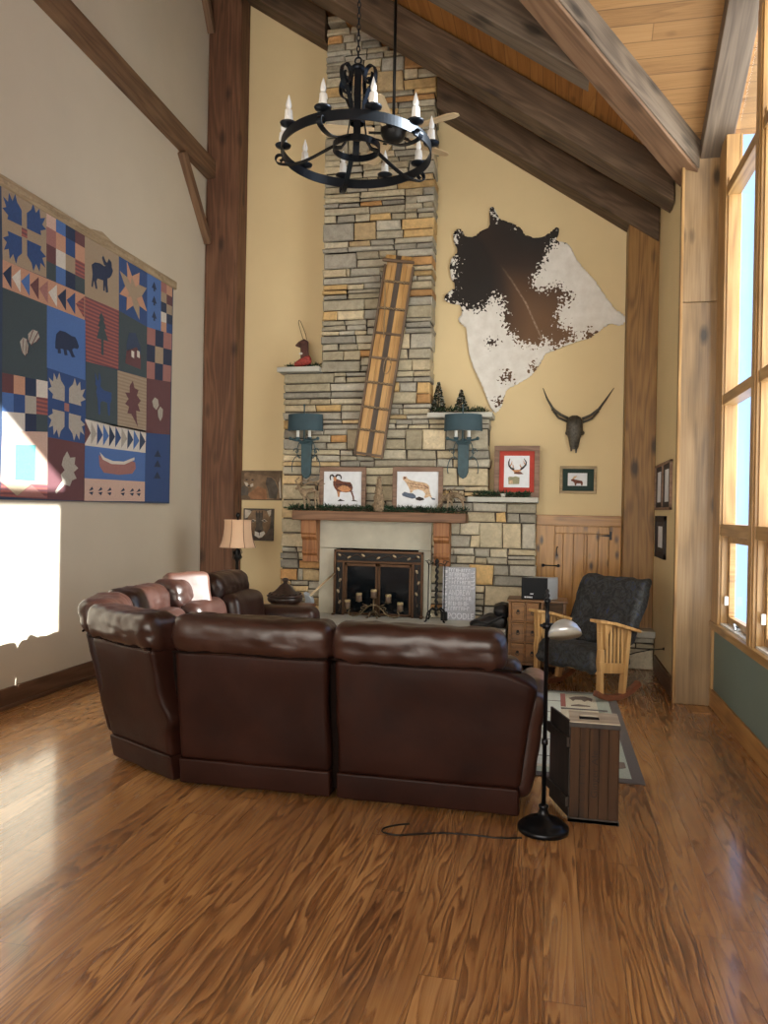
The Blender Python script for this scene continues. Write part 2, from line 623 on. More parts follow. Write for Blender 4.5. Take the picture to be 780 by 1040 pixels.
def col_attr(name, rough=.85, mott=.35, scale=14, bump=.5):
    """surface whose own colours are stored per piece"""
    k = NT(name)
    a = k.n('Attribute', {'attribute_name': 'Col'}).outputs['Color']
    o = k.obj(False)
    n1 = k.noise(o, scale, 6, .65, .4)
    n2 = k.noise(o, scale * 4, 4, .6)
    f = k.math('ADD', k.math('MULTIPLY', n1, .7), k.math('MULTIPLY', n2, .3))
    g = k.ramp(f, [(.3, (1 - mott,) * 3), (.7, (1 + mott * .6,) * 3)])
    col = k.mix(1.0, a, g, 'MULTIPLY')
    k.bump(f, bump, .012)
    return k.done(col, rough)


m_stone = col_attr('ledge_stone')
m_fabric = {}


def fabric(name, c, stripe=None):
    k = NT('fabric_' + name)
    o = k.obj(False)
    w = k.noise(o, 160, 2)
    a = tuple(q * .8 for q in c)
    b = tuple(min(1, q * 1.2) for q in c)
    col = k.ramp(w, [(.3, a), (.7, b)])
    if stripe:
        z = k.n('SeparateXYZ', None, Vector=o).outputs[2]
        s = k.math('SINE', k.math('MULTIPLY', z, 190.0))
        col = k.mix(k.mapr(s, -.2, .2, 0, .8), col, stripe)
    k.bump(k.math('ADD', w, k.noise(o, 7, 2)), .25, .008)
    m_fabric[name] = k.done(col, .95, spec=.1, sheen=.2)
    return m_fabric[name]



# ------------------------------------------------------------------ the room
XL, XR, XW, YB = -4.0, 1.03, 1.305, 8.55
SL = .68
XV = 1.12


def roof(x):          # underside of the rafters of the main roof
    return 4.34 + SL * (1.03 - x)


def boards(x):        # the board ceiling above them
    return roof(x) + .36


def dormer(y):        # underside of the dormer ceiling
    return boards(XV) + SL * (6.69 - y)


fr_floor = M(((0, 1, 0, 0), (1, 0, 0, 0), (0, 0, -1, 0), (0, 0, 0, 1)))
b = MB()
b.box((XL - .15, -4, -.1), (XW + .15, YB + .15, 0))
struct(b.build('floor', m_floor, frame=fr_floor))
b = MB()
b.box((XL - .15, -4, 0), (XL, YB + .15, 8.9))
struct(b.build('wall_left', m_wall_l))
b = MB()
b.box((XL, YB, 0), (XR + .4, YB + .15, 8.9))
struct(b.build('wall_back', m_wall_y))
b = MB()
b.box((XR, 6.86, 0), (XW + .08, YB, 5.2))
struct(b.build('wall_right', m_wall_y))
# gable wall with the big windows: sage below, cream near the camera
b = MB()
b.box((XW, 4.25, 0), (XW + .10, 6.86, .64))
struct(b.build('wall_right', m_green))
b = MB()
RID = 3.09
zg = lambda y: dormer(y) + .02
b.prism([(XW, -4, 0), (XW, 4.25, 0), (XW, 4.25, zg(4.25)), (XW, RID, zg(RID)), (XW, 2 * RID - 6.69, zg(6.69)), (XW, -4, zg(6.69))], (.15, 0, 0))
struct(b.build('wall_right', m_wall_l))
b = MB()
b.prism([(XL, -4, 4.1), (XW, -4, 4.1), (XW, -4, 4.8), (XL, -4, boards(XL))], (0, -.15, 0))
struct(b.build('wall_front', m_wall_l))

# main roof boards (run along the room), cut by the dormer valleys
VX = XV - 3.6
pts = [(XR + .42, YB + .15), (XR + .42, 6.69), (XV, 6.69), (VX, RID), (XV, 2 * RID - 6.69), (XR + .42, 2 * RID - 6.69), (XR + .42, -4.1), (XL - .15, -4.1), (XL - .15, YB + .15)]
b = MB()
b.prism([(x, y, boards(x)) for x, y in pts], (0, 0, .12))
ax_s = V((1, 0, -SL)).normalized()
fm = M(((0, ax_s.x, 0), (1, 0, 0), (0, ax_s.z, 0))).to_4x4()
c0, c1 = V((0, 1, 0)), ax_s
fm = M((c0, c1, c0.cross(c1))).transposed().to_4x4()
struct(b.build('ceiling', m_ceil_main, frame=fm))
for sgn in (1, -1):
    yf = lambda y: y if sgn > 0 else 2 * RID - y
    b = MB()
    b.prism([(XW + 1.1, yf(6.69), dormer(6.69)), (XV, yf(6.69), dormer(6.69)), (VX, yf(RID), dormer(RID)), (XW + 1.1, yf(RID), dormer(RID))], (0, 0, .12))  # outer reach past the wall is an unseen overhang added to trim the sun
    c0 = V((1, 0, 0))
    c1 = V((0, sgn * 1, -SL)).normalized()
    fm = M((c0, c1, c0.cross(c1))).transposed().to_4x4()
    struct(b.build('ceiling', m_ceil, frame=fm))


def timber(p0, p1, w, h, mat, up=(0, 0, 1), bev=.008):
    b = MB()
    b.bar(p0, p1, w, h, 0, up)
    return struct(b.build(trim(), mat, frame=frame_x(p0, p1, up), bevel=bev))


def rafter(y0, y1, x0, x1, mat, dz=0.0, depth=.34):
    b = MB()
    b.prism([(x0, y0, roof(x0) + dz), (x1, y0, roof(x1) + dz), (x1, y0, roof(x1) + dz + depth), (x0, y0, roof(x0) + dz + depth)], (0, y1 - y0, 0))
    return struct(b.build(trim(), mat, frame=frame_x((x0, y0, roof(x0)), (x1, y0, roof(x1))), bevel=.008))


rafter(8.26, 8.54, XL, -2.58, m_beam)
rafter(8.26, 8.54, -1.30, 1.02, m_beam)
rafter(7.25, 7.53, XL, 1.02, m_beam)
rafter(6.07, 6.30, XL, .22, m_beam_grey)
# valley timber between the main roof and the dormer
v0, v1 = V((XV + .05, 6.74, 4.40 - SL * .05)), V((VX, RID, 4.40 + SL * 3.6))
for o0, o1, z0, z1, mm in ((0, .20, .002, .26, m_beam_grey), (.008, .225, -.035, 0, m_brace)):
    b = MB()
    q = [V((-a / 1.4142, a / 1.4142, z)) for a, z in ((o0, z0), (o1, z0), (o1, z1), (o0, z1))]
    b.prism([v0 + p for p in q], v1 - v0)
    struct(b.build(trim(), mm, frame=frame_x(v0, v1), bevel=.006))
# rake beam under the dormer ceiling along the window wall
r0, r1 = V((1.25, 6.84, 4.48 - SL * .15)), V((1.25, RID, 4.48 + SL * 3.6))
upr = V((0, SL, 1)).normalized()
timber(r0 + upr * .073, r1 + upr * .073, .23, .146, m_beam_grey, upr)
# posts against the end wall
timber((-3.79, 8.42, 0), (-3.79, 8.42, 7.7), .40, .26, m_beam_red, (0, 1, 0))
b = MB()
b.box((.725, 8.29, 0), (1.03, 8.54, 4.55))
struct(b.build(trim(), m_post, frame=frame_x((.87, 8.4, 0), (.87, 8.4, 1), (0, 1, 0)), bevel=.008))
# square column boxed in stained boards
fc = frame_x((1.15, 6.75, 0), (1.15, 6.75, 1), (0, 1, 0))
b = MB()
b.box((1.012, 6.70, 0), (1.305, 6.86, 3.30))
struct(b.build(trim(), m_column, frame=fc, bevel=.006))
b = MB()
b.box((1.012, 6.70, 3.304), (1.305, 6.86, 4.50))
struct(b.build(trim(), m_column, frame=fc, bevel=.006))
b = MB()
b.box((.998, 6.685, 0), (1.020, 6.74, 4.50))
struct(b.build(trim(), m_win, frame=fc, bevel=.004))
# diagonal timbers on the long wall

d0, d1 = V((XL + .06, 8.31, 5.46)), V((XL + .06, 4.3, 5.57))
timber(d0, d1, .12, .20, m_brace)
timber((XL + .04, 7.62, 5.37), (XL + .04, 8.30, 4.62), .08, .09, m_brace)
timber((XL + .04, 8.05, 7.45), (XL + .04, 8.30, 7.05), .08, .09, m_brace)

# baseboards
b = MB()
b.box((XL, -4, 0), (XL + .025, 8.28, .155))
b.box((XL, -4, 0), (XL + .04, 8.28, .03))
struct(b.build('baseboard_left', m_base, frame=frame_x((XL, 0, 0), (XL, 1, 0)), bevel=.004))
b = MB()
b.box((XW - .02, -4, 0), (XW, 6.69, .15))
struct(b.build('baseboard_right', m_base_r, bevel=.004))
b = MB()
b.box((XR - .02, 6.86, 0), (XR, 8.0, .17))
struct(b.build('baseboard_right', m_base, frame=frame_x((XR, 0, 0), (XR, 1, 0)), bevel=.004))

# ------------------------------------------------------------------ windows of the gable wall
gk = NT('window_glass')
tr = gk.n('BsdfTransparent', None, Color=(.93, .97, 1.0))
gl = gk.n('BsdfGlossy', None, Roughness=.02)
fz = gk.n('LayerWeight', None, Blend=.5)
fz = gk.math('MULTIPLY_ADD', gk.math('POWER', fz.outputs['Facing'], 4.0), .22)
gk.t.nodes[-1].inputs[2].default_value = .03
mx = gk.n('MixShader', None, i0=fz, i1=tr.outputs[0], i2=gl.outputs[0])
gk.t.links.new(mx.outputs[0], gk.t.nodes['Material Output'].inputs[0])
m_glass = gk.mat
XG = XW + .075
cols = [(5.53, 6.45), (4.40, 5.38)]


def rake_under(y):
    return 4.48 + SL * (6.69 - y) - .01


for i, (ya, yb) in enumerate(cols):
    w = D.objects.new('window_%d' % (i + 1), None)
    COL.objects.link(w)
    w.location = (XW, (ya + yb) / 2, .72)
    struct(w)
    fb = MB()
    x0, x1 = XW - .012, XW + .09
    for za, zb in ((1.40, 1.49), (2.42, 2.50), (4.06, 4.14)):
        fb.box((x0, ya, za), (x1, yb, zb))
    for y0, y1 in ((ya, ya + .02), (yb - .02, yb)):
        lb = MB()
        lb.box((XW + .0, y0, .70), (XW + .09, y1, 4.2))
        lb.build('jamb_lining', m_win, w, frame=frame_x((XW, y0, 0), (XW, y0, 1), (0, 1, 0)))
    fb.build('frame', m_win, w, frame=frame_x((XW, 0, 0), (XW, 1, 0)), bevel=.004)
    sb = MB()      # casement sash in the lower light
    for y0, y1, z0, z1 in ((ya + .02, yb - .02, .72, .775), (ya + .02, yb - .02, 1.345, 1.40), (ya + .02, ya + .075, .775, 1.345), (yb - .075, yb - .02, .775, 1.345)):
        sb.box((XG - .03, y0, z0), (XG + .015, y1, z1))
    sash = sb.build('sash', m_win, w, bevel=.004)
    for za, zb in ((.775, 1.345), (1.49, 2.42), (2.50, 4.06)):
        g = MB()
        g.box((XG, ya, za), (XG + .008, yb, zb))
        g.build('pane', m_glass, w)
    g = MB()
    g.prism([(XG, ya, 4.14), (XG, yb, 4.14), (XG, yb, rake_under(yb)), (XG, ya, rake_under(ya))], (.008, 0, 0))
    g.build('pane', m_glass, w)
    ck = MB()
    yc = (ya + yb) / 2 + .05
    ck.rbox((XW + .02, yc - .06, .715), (XW + .06, yc + .06, .74), .01)
    ck.tube([(XW + .04, yc, .74), (XW + .0, yc - .05, .765), (XW - .01, yc - .13, .75), (XW - .01, yc - .15, .735)], .008, 6)
    ck.build('crank_handle', m_chrome, w)
    ss = MB()
    ss.box((XW - .0, ya, .70), (XW + .08, yb, .716))
    ss.build('sill_track', m_white, w)
    lt = MB()
    lt.rbox((XG - .06, yb - .07, .86), (XG - .03, yb - .05, .93), .006)
    lt.build('latch', m_white, w)
# casing posts and sill
for ya, yb in ((6.45, 6.72), (5.38, 5.53), (4.25, 4.40)):
    b = MB()
    b.box((XW - .02, ya, .64), (XW + .10, yb, rake_under((ya + yb) / 2)))
    struct(b.build(trim(), m_win, frame=frame_x((XW, ya, 0), (XW, ya, 1), (0, 1, 0)), bevel=.004))
b = MB()
b.box((XW - .022, 6.655, 0), (XW, 6.70, .66))
struct(b.build(trim(), m_win, frame=frame_x((XW, 6.6, 0), (XW, 6.6, 1), (0, 1, 0)), bevel=.003))
b = MB()
b.box((XW - .035, 4.25, .64), (XW + .10, 6.69, .70))
struct(b.build(trim(), m_win, frame=frame_x((XW, 0, 0), (XW, 1, 0)), bevel=.005))
# mullion moulding
b = MB()
b.box((XW - .03, 5.41, .70), (XW - .018, 5.50, 4.9))
struct(b.build(trim(), m_win, frame=frame_x((XW, 5, 0), (XW, 5, 1), (0, 1, 0)), bevel=.003))

# floor register by the column
rg = MB()
p0 = P(700, 722, Z=0)
for i in range(9):
    rg.box((1.10, 6.44 + i * .022, 0), (1.26, 6.452 + i * .022, .006))
for a, bb in (((1.09, 6.42, 0), (1.105, 6.64, .008)), ((1.255, 6.42, 0), (1.27, 6.64, .008)), ((1.09, 6.42, 0), (1.27, 6.437, .008)), ((1.09, 6.628, 0), (1.27, 6.645, .008))):
    rg.box(a, bb)
o = rg.build('floor_vent', m_base_r, loc=(1.18, 6.53, 0))
tag(o, 'small slotted wooden floor vent at the foot of the stained column', 'vent')

# wainscot of knotty boards and its little plank door
b = MB()
b.box((-.16, YB - .03, .39), (.725, YB, 1.53))
struct(b.build(trim(), m_wain, bevel=.003))
b = MB()
b.box((-.16, YB - .05, 1.42), (.725, YB - .02, 1.53))
struct(b.build(trim(), m_wain_h, bevel=.004))
for xa, xb in ((-.16, .035), (.605, .725)):
    b = MB()
    b.box((xa, YB - .045, .39), (xb, YB - .02, 1.418))
    struct(b.build(trim(), m_wain, bevel=.004))
dr = D.objects.new('door_1', None)
COL.objects.link(dr)
dr.location = (.32, YB - .05, .50)
struct(dr)
xs = [.04, .125, .235, .345, .375, .49, .60]
b = MB()
for i in range(len(xs) - 1):
    b.box((xs[i] + .002, YB - .055, .45), (xs[i + 1] - .002, YB - .03, 1.335))
b.box((.04, YB - .06, 1.338), (.60, YB - .03, 1.412))
b.build('door_panel', m_wain, dr, bevel=.004)
b = MB()
b.tube([(-.075, YB - .075, .985), (.0, YB - .08, .985), (.075, YB - .075, .985)], .007, 6)
for x in (-.08, .08):
    b.ell((x, YB - .07, .985), (.018, .012, .018), 10, 6)
b.build('latch', m_black, dr)
b = MB()
for z in (1.32, .55):
    b.box((.605, YB - .062, z - .045), (.63, YB - .045, z + .045))
    b.prism([(.607, YB - .07, z - .012), (.607, YB - .07, z + .012), (.50, YB - .07, z + .004), (.50, YB - .07, z - .004)], (0, .012, 0))
b.build('hinge', m_black, dr)
b = MB()
b.tube([(.068, YB - .06, 1.09), (.06, YB - .085, 1.11), (.06, YB - .085, 1.17), (.068, YB - .06, 1.19)], .006, 6)
b.build('handle', m_black, dr)

# ------------------------------------------------------------------ fireplace
YF = 8.27                     # face of the stonework
fp = thing('fireplace', 'tall ledgestone fireplace and chimney with timber mantel and raised hearth', 'fireplace', (-1.9, 8.0, 0))
SC = [(.38, .345, .265), (.44, .395, .295), (.31, .29, .24), (.48, .41, .28), (.42, .37, .26), (.50, .375, .21), (.52, .355, .16), (.42, .235, .095), (.34, .32, .27), (.52, .44, .30), (.40, .375, .31)]
SW = [10, 10, 7, 8, 8, 4, 3, 2, 7, 5, 7]


def stone(mb, x0, x1, z0, z1, y, depth=.10, deep=False):
    if z0 > boards((x0 + x1) / 2):
        return
    g = .0058
    x0 += g
    x1 -= g
    z0 += g * .8
    z1 -= g * .8
    j = lambda a: rnd.uniform(-a, a)
    yo = y + j(.012)
    dp = (YB - yo - .01) if deep else depth
    c = rnd.choices(SC, SW)[0]
    q = rnd.uniform(.82, 1.34)
    c = tuple(v * q for v in c)
    e = min(.012, (z1 - z0) * .2)
    tl, trr = j(.02), j(.02)
    back = [(x0, z0), (x1, z0), (x1 + trr * .6, z1 + j(.006) - .003), (x0 + tl * .6, z1 + j(.006) - .003)]
    vs = [V((px, yo + dp, pz)) for px, pz in back]
    vs += [V((px, yo + e, pz)) for px, pz in back]
    ins = [(e, e), (-e, e), (-e, -e), (e, -e)]
    vs += [V((px + a * (1 + j(.5)), yo + j(.006), pz + bb * (1 + j(.5)))) for (px, pz), (a, bb) in zip(back, ins)]
    fs = []
    for o in (0, 4):
        for i in range(4):
            k = (i + 1) % 4
            fs.append((o + i, o + k, o + 4 + k, o + 4 + i))
    fs.append((8, 9, 10, 11))
    fs.append((3, 2, 1, 0))
    mb.add(vs, fs, 0, False, c)


def courses(mb, x0, x1, z0, z1, y, deepL=False, deepR=False):
    """ledgestone: tall chunks broken into one, two or three thin courses"""
    z = z0
    while z < z1 - .01:
        h = rnd.uniform(.12, .25)
        if z1 - z - h < .09:
            h = z1 - z
        x = x0
        while x < x1 - .01:
            w = rnd.uniform(.24, .70)
            if x1 - x - w < .16:
                w = x1 - x
            n = rnd.choices([1, 2, 3], [2.2, 5, 4])[0]
            if h < .15:
                n = min(n, 2)
            cuts = [0] + sorted(rnd.uniform(.85, 1.15) * i / n for i in range(1, n)) + [1]
            for a, c in zip(cuts[:-1], cuts[1:]):
                xa = x
                xe = x + w
                m = 1
                if w > .30 and (n > 1 or w > .42):
                    m = rnd.choice([1, 2, 2]) if w < .5 else rnd.choice([1, 2, 2, 3])
                xc = [0] + sorted(rnd.uniform(.72, 1.28) * i / m for i in range(1, m)) + [1]
                for p, q in zip(xc[:-1], xc[1:]):
                    sx0, sx1 = xa + p * w, xa + q * w
                    last = abs(sx1 - x1) < .002
                    first = abs(sx0 - x0) < .002
                    dx = rnd.uniform(-.012, .006)
                    stone(mb, sx0 - (dx if first and deepL else 0), sx1 + (dx if last and deepR else 0), z + a * h, z + c * h, y, .10, (last and deepR) or (first and deepL))
            x += w
        z += h


sb = MB()
courses(sb, -3.0, -2.50, .39, 1.44, YF, True, False)
courses(sb, -1.28, -.15, .39, 1.44, YF, False, True)
courses(sb, -3.0, -.15, 1.44, 1.65, YF, True, True)
courses(sb, -3.0, -.66, 1.65, 2.55, YF, True, True)
courses(sb, -3.0, -1.31, 2.55, 3.08, YF, True, True)
courses(sb, -2.565, -1.31, 3.08, 7.25, YF, True, True)
sb.build('stonework', m_stone, fp)
b = MB()
for x0, x1, z0, z1 in ((-2.98, -2.48, .3, 3.07), (-1.30, -.17, .3, 1.64), (-1.33, -.68, 1.6, 2.54), (-2.5, -1.33, 1.42, 6.30), (-2.54, -2.0, 3.0, 6.75)):
    b.box((x0, YF + .028, z0), (x1, YB - .02, z1))
b.build('mortar', m_mortar, fp)
for x0, x1, z in ((-3.05, -2.55, 3.08), (-1.33, -.63, 2.555), (-.88, -.14, 1.655)):
    b = MB()
    b.rbox((x0, YF - .085, z), (x1, YB, z + .055), .008, 10, wr=.004, ws=14)
    b.build('stone_ledge', m_slab, fp)
# hearth: slab on a stone front
b = MB()
hx = [-3.02, -2.05, -1.25, -.42]
for a, c in zip(hx[:-1], hx[1:]):
    b.rbox((a + .002, 7.52, .325), (c - .002, YF + .12, .39), .01, 8, wr=.003, ws=9)
b.build('hearth_slab', m_slab, fp)
hs = MB()
courses(hs, -3.0, -.44, 0.0, .322, 7.56, True, True)
hs.build('hearth_front', m_stone, fp)
hs = MB()
courses(hs, -.38, 1.025, 0.0, .322, 8.05, False, False)
hs.build('hearth_front', m_stone, fp)
b = MB()
b.box((-2.98, 7.59, 0), (-.46, 8.5, .32))
b.box((-.40, 8.08, 0), (1.02, YB, .32))
b.build('hearth_core', m_mortar, fp)
b = MB()
b.rbox((-.37, 8.02, .325), (1.028, YB - .02, .39), .01, 8, wr=.003, ws=9)
b.build('hearth_slab', m_slab, fp)
# cast surround with the opening
b = MB()
b.box((-2.525, YF - .03, .39), (-2.345, YF + .2, 1.115))
b.box((-1.405, YF - .03, .39), (-1.265, YF + .2, 1.115))
b.box((-2.525, YF - .03, 1.12), (-1.265, YF + .2, 1.44))
b.build('surround', m_conc, fp, bevel=.004)
b = MB()
b.box((-2.345, YF + .19, .39), (-1.405, YF + .27, 1.12))
b.box((-2.345, YF - .0, .385), (-1.405, YF + .27, .395))
b.build('firebox', m_sooty, fp)
# mantel beam and corbels
b = MB()
b.rbox((-2.79, 8.04, 1.425), (-.875, YF + .01, 1.53), .012, 16, wr=.004, ws=7)
b.build('mantel_beam', m_mantel, fp)
for xa, xb in ((-2.70, -2.525), (-1.225, -1.055)):
    b = MB()
    prof = [(YF + .01, 1.425), (8.09, 1.425), (8.09, 1.28), (8.105, 1.265), (8.105, 1.245), (8.12, 1.225), (8.15, 1.205), (8.155, 1.10), (8.14, 1.06), (8.17, 1.03), (8.17, .96), (YF + .01, .96)]
    b.prism([(xa, y, z) for y, z in prof], (xb - xa, 0, 0))
    b.build('corbel', m_corbel, fp, bevel=.005)

# ------------------------------------------------------------------ fire screen
fs = thing('fire_screen', 'black and bronze glass-door fire screen with leaf scrollwork in front of the firebox', 'fire screen', (-1.87, 8.17, .39))
x0, x1, z0, z1, y = -2.335, -1.335, .39, 1.105, 8.17
b = MB()
t = .028
for a, c in (((x0, z0), (x0 + t, z1)), ((x1 - t, z0), (x1, z1)), ((x0, z1 - t), (x1, z1)), ((x0 + .10, z0), (x0 + .125, z1 - .13)), ((x1 - .125, z0), (x1 - .10, z1 - .13)), ((x0 + t, z1 - .14), (x1 - t, z1 - .115))):
    b.box((a[0], y - .014, a[1]), (c[0], y + .014, c[1]))
for xx in (x0 - .005, x1 - .03):
    b.box((xx, y - .06, z0), (xx + .035, y + .05, z0 + .02))
b.build('outer_frame', m_bronze, fs, bevel=.004)
b = MB()
b.box((x0 + .01, y + .004, z1 - .12), (x1 - .01, y + .012, z1 - .02))
b.box((x0 + .01, y + .004, z0), (x0 + .11, y + .012, z1 - .12))
b.box((x1 - .11, y + .004, z0), (x1 - .01, y + .012, z1 - .12))
b.build('border_panel', m_black, fs)
m_leafb = plain('gilt_leaf', (.42, .33, .22), .4, metal=.7)
for i, xx in enumerate((x0 + .06, x0 + .17, x0 + .33, x0 + .50, x0 + .68, x0 + .84, x1 - .06)):
    a = .6 * (-1) ** i
    lf = MB()
    lf.ell((xx, y - .003, z1 - .068 + .012 * (-1) ** i), (.026, .006, .013), 8, 6, 0, M.Rotation(a, 3, 'Y'))
    lf.build('leaf', m_leafb, fs)
for xx in (x0 + .062, x1 - .062):
    for i, zz in enumerate((.50, .62, .74, .86)):
        lf = MB()
        lf.ell((xx + .01 * (-1) ** i, y - .003, zz + .03), (.014, .006, .024), 8, 6, 0, M.Rotation(.5 * (-1) ** i, 3, 'Y'))
        lf.build('leaf', m_leafb, fs)
vb = MB()
pts = [(x0 + .04 + .0092 * i, y, z1 - .068 + .018 * math.sin(i * .33)) for i in range(100)]
vb.tube(pts, .004, 5)
for xx in (x0 + .062, x1 - .062):
    vb.tube([(xx + .015 * math.sin(i * .35), y, .42 + i * .0135) for i in range(40)], .004, 5)
vb.build('scrollwork', m_bronze, fs)
xm = (x0 + x1) / 2
for a, c in ((x0 + .128, xm - .003), (xm + .003, x1 - .128)):
    b = MB()
    for p, q in (((a, z0 + .01), (a + .026, z1 - .145)), ((c - .026, z0 + .01), (c, z1 - .145)), ((a, z1 - .175), (c, z1 - .145)), ((a, z0 + .01), (c, z0 + .035))):
        b.box((p[0], y - .012, p[1]), (q[0], y + .008, q[1]))
    d = b.build('door', m_bronze, fs, bevel=.003)
    g = MB()
    g.box((a + .02, y - .001, z0 + .03), (c - .02, y + .004, z1 - .16))
    g.build('pane', plain('smoked_glass', (.004, .006, .008), .12, bump=0), d)
hb = MB()
hb.rbox((x1 - .05, y - .05, .43), (x1 - .02, y - .02, .56), .01)
hb.build('handle', m_black, fs)

# ------------------------------------------------------------------ candelabra on the hearth
ca = thing('candelabra', 'low wrought iron candelabra with five pillar candles before the fire screen', 'candelabra', (-1.87, 8.02, .39))
yc = 8.02
cxs = [(-2.135, .49), (-2.005, .57), (-1.845, .612), (-1.685, .565), (-1.555, .485)]
m_gilt = plain('antique_gold', (.20, .15, .09), .45, metal=.8)
m_wax = plain('brown_wax', (.13, .085, .06), .5, bump=.05)
m_wax2 = plain('tan_wax', (.42, .33, .17), .5, bump=.05)
b = MB()
KP = lambda x, y: P(330 + x / 6.5, 580 + y / 6.5, Y=yc)
for mir in (1, -1):
    mp = lambda pts: [V((p.x if mir > 0 else -3.69 - p.x, p.y, max(p.z, .398))) for p in (KP(*q) for q in pts)]
    b.tube(mp([(340, 222), (318, 224), (290, 230), (262, 252), (235, 282), (210, 290), (182, 293), (162, 288), (152, 274), (160, 258), (165, 252)]), .008, 6)
    b.tube(mp([(275, 238), (252, 232), (238, 240), (243, 252), (254, 246)]), .006, 6)
    b.tube(mp([(285, 232), (262, 222), (246, 214)]), .006, 6)
    b.tube(mp([(235, 282), (228, 268), (240, 262)]), .006, 6)
b.tube([(-1.845, yc, .41), (-1.845, yc, .60)], .009, 8)
for dx, dy in ((-.05, -.06), (.05, -.06), (-.05, .06), (.05, .06)):
    b.tube([(-1.845, yc, .47), (-1.845 + dx * .6, yc + dy * .6, .45), (-1.845 + dx, yc + dy, .398), (-1.845 + dx * 1.25, yc + dy * 1.25, .402)], .007, 6)
b.build('stand', m_gilt, ca)
for k, (cx_, cz) in enumerate(cxs):
    cu = MB()
    cu.lathe([(.008, -.02), (.012, -.012), (.034, -.004), (.038, 0), (.034, .003)], (cx_, yc, cz), 16)
    cup = cu.build('candle_cup', m_gilt, ca)
    c = MB()
    c.lathe([(.029, 0), (.031, .004), (.031, .072), (.026, .078), (.004, .075)], (cx_, yc, cz + .003), 18)
    c.lathe([(.031, .058), (.0325, .06), (.0325, .079), (.027, .083), (.003, .079)], (cx_, yc, cz + .003), 18, 1)
    c.tube([(cx_, yc, cz + .08), (cx_, yc, cz + .092)], .002, 5, 2)
    c.build('candle', [m_wax, m_wax2, m_black], ca)

# ------------------------------------------------------------------ fire tools
ft = thing('fire_tool_set', 'black wrought iron fireplace tool set with twisted centre post on the hearth', 'fireplace tools', (-1.17, 8.0, .39))
tx, ty = -1.165, 8.0
b = MB()
n = 60
b.tube([(tx + .006 * math.cos(i * .9), ty + .006 * math.sin(i * .9), .45 + i * .0093) for i in range(n)], [.014 + .004 * math.sin(i * .9) for i in range(n)], 8)
b.ell((tx, ty, 1.02), (.022, .022, .03), 12, 8)
for k in range(4):
    a = PI / 4 + k * PI / 2
    dx, dy = math.cos(a), math.sin(a)
    b.tube([(tx, ty, .50), (tx + dx * .06, ty + dy * .06, .53), (tx + dx * .11, ty + dy * .11, .49), (tx + dx * .13, ty + dy * .13, .40), (tx + dx * .15, ty + dy * .15, .402)], .009, 7)
for sgn in (-1, 1):
    b.tube([(tx, ty, .985), (tx + sgn * .04, ty, 1.0), (tx + sgn * .085, ty, .985), (tx + sgn * .105, ty, 1.02), (tx + sgn * .125, ty, 1.025)], .006, 6)
b.build('tool_stand', m_black, ft)
for sgn, nm in ((-1, 'poker'), (1, 'ash_shovel')):
    x = tx + sgn * .085
    t = MB()
    t.tube([(x, ty - .01, .45), (x, ty - .01, .99)], .006, 7)
    t.tube([(x + .018 * math.sin(a), ty - .01, 1.0 + .018 * -math.cos(a) + .015) for a in [q * .5 for q in range(12)]], .004, 5)
    if sgn > 0:
        t.rbox((x - .035, ty - .03, .405), (x + .035, ty + .0, .50), .01)
    else:
        t.tube([(x, ty - .01, .46), (x + .02, ty - .01, .43), (x + .035, ty - .01, .45)], .006, 6)
    t.build(nm, m_black, ft)

# ------------------------------------------------------------------ word sign on the hearth
sg = thing('word_sign', 'grey and white word art sign leaning on the stone beside the fire tools', 'sign', (-1.0, 8.18, .39))
m_signg = plain('sign_grey', (.40, .42, .49), .7, var=.15, scale=20, bump=0)
m_signw = plain('sign_white', (.78, .80, .86), .7, bump=0)
sx0, sx1, sz0, sz1, sy = -1.125, -.775, .39, .955, 8.17
b = MB()
b.box((sx0, sy, sz0), (sx1, sy + .022, sz1))
b.build('board', m_signg, sg, bevel=.003)
b = MB()
yy = sy - .002
srnd = random.Random(3)
xa, xb = sx0 + .065, sx1 - .012
rows = [(.905, .035, None), (.855, .042, None), (.82, .028, None), (.775, .038, None), (.725, .036, None), (.655, .062, 'ANDREW'), (.60, .045, None), (.545, .045, None), (.495, .04, None), (.405, .062, 'POODLE')]
for z, h, tx_ in rows:
    if tx_:
        add_text(b, tx_, (xa, yy, z), (1, 0, 0), (0, 0, 1), xb - xa - (.04 if z > .6 else 0), h)
    else:                                   # words too small to read
        x = xa
        while x < xb - .05:
            wd = srnd.uniform(.014, .026)
            k = srnd.randrange(3)
            b.box((x, yy, z), (x + .006, yy + .002, z + h))
            if k != 1:
                b.box((x, yy, z + h - .007), (x + wd, yy + .002, z + h))
            if k != 2:
                b.box((x, yy, z + h * .45), (x + wd, yy + .002, z + h * .45 + .006))
            if k == 0:
                b.box((x + wd - .006, yy, z), (x + wd, yy + .002, z + h))
            x += wd + .008
z = sz0 + .03
while z < sz1 - .04:                        # sideways words along both edges
    h = srnd.uniform(.02, .032)
    b.box((sx0 + .012, yy, z), (sx0 + .05, yy + .002, z + .008))
    b.box((sx0 + .012 + srnd.choice((0, .03)), yy, z), (sx0 + .02 + srnd.choice((0, .03)), yy + .002, z + h))
    if z > .70:
        b.box((sx1 - .05, yy, z), (sx1 - .012, yy + .002, z + .007))
        b.box((sx1 - .018, yy, z), (sx1 - .012, yy + .002, z + h))
    z += h + .012
b.build('lettering', m_signw, sg)

# ------------------------------------------------------------------ evergreen pieces


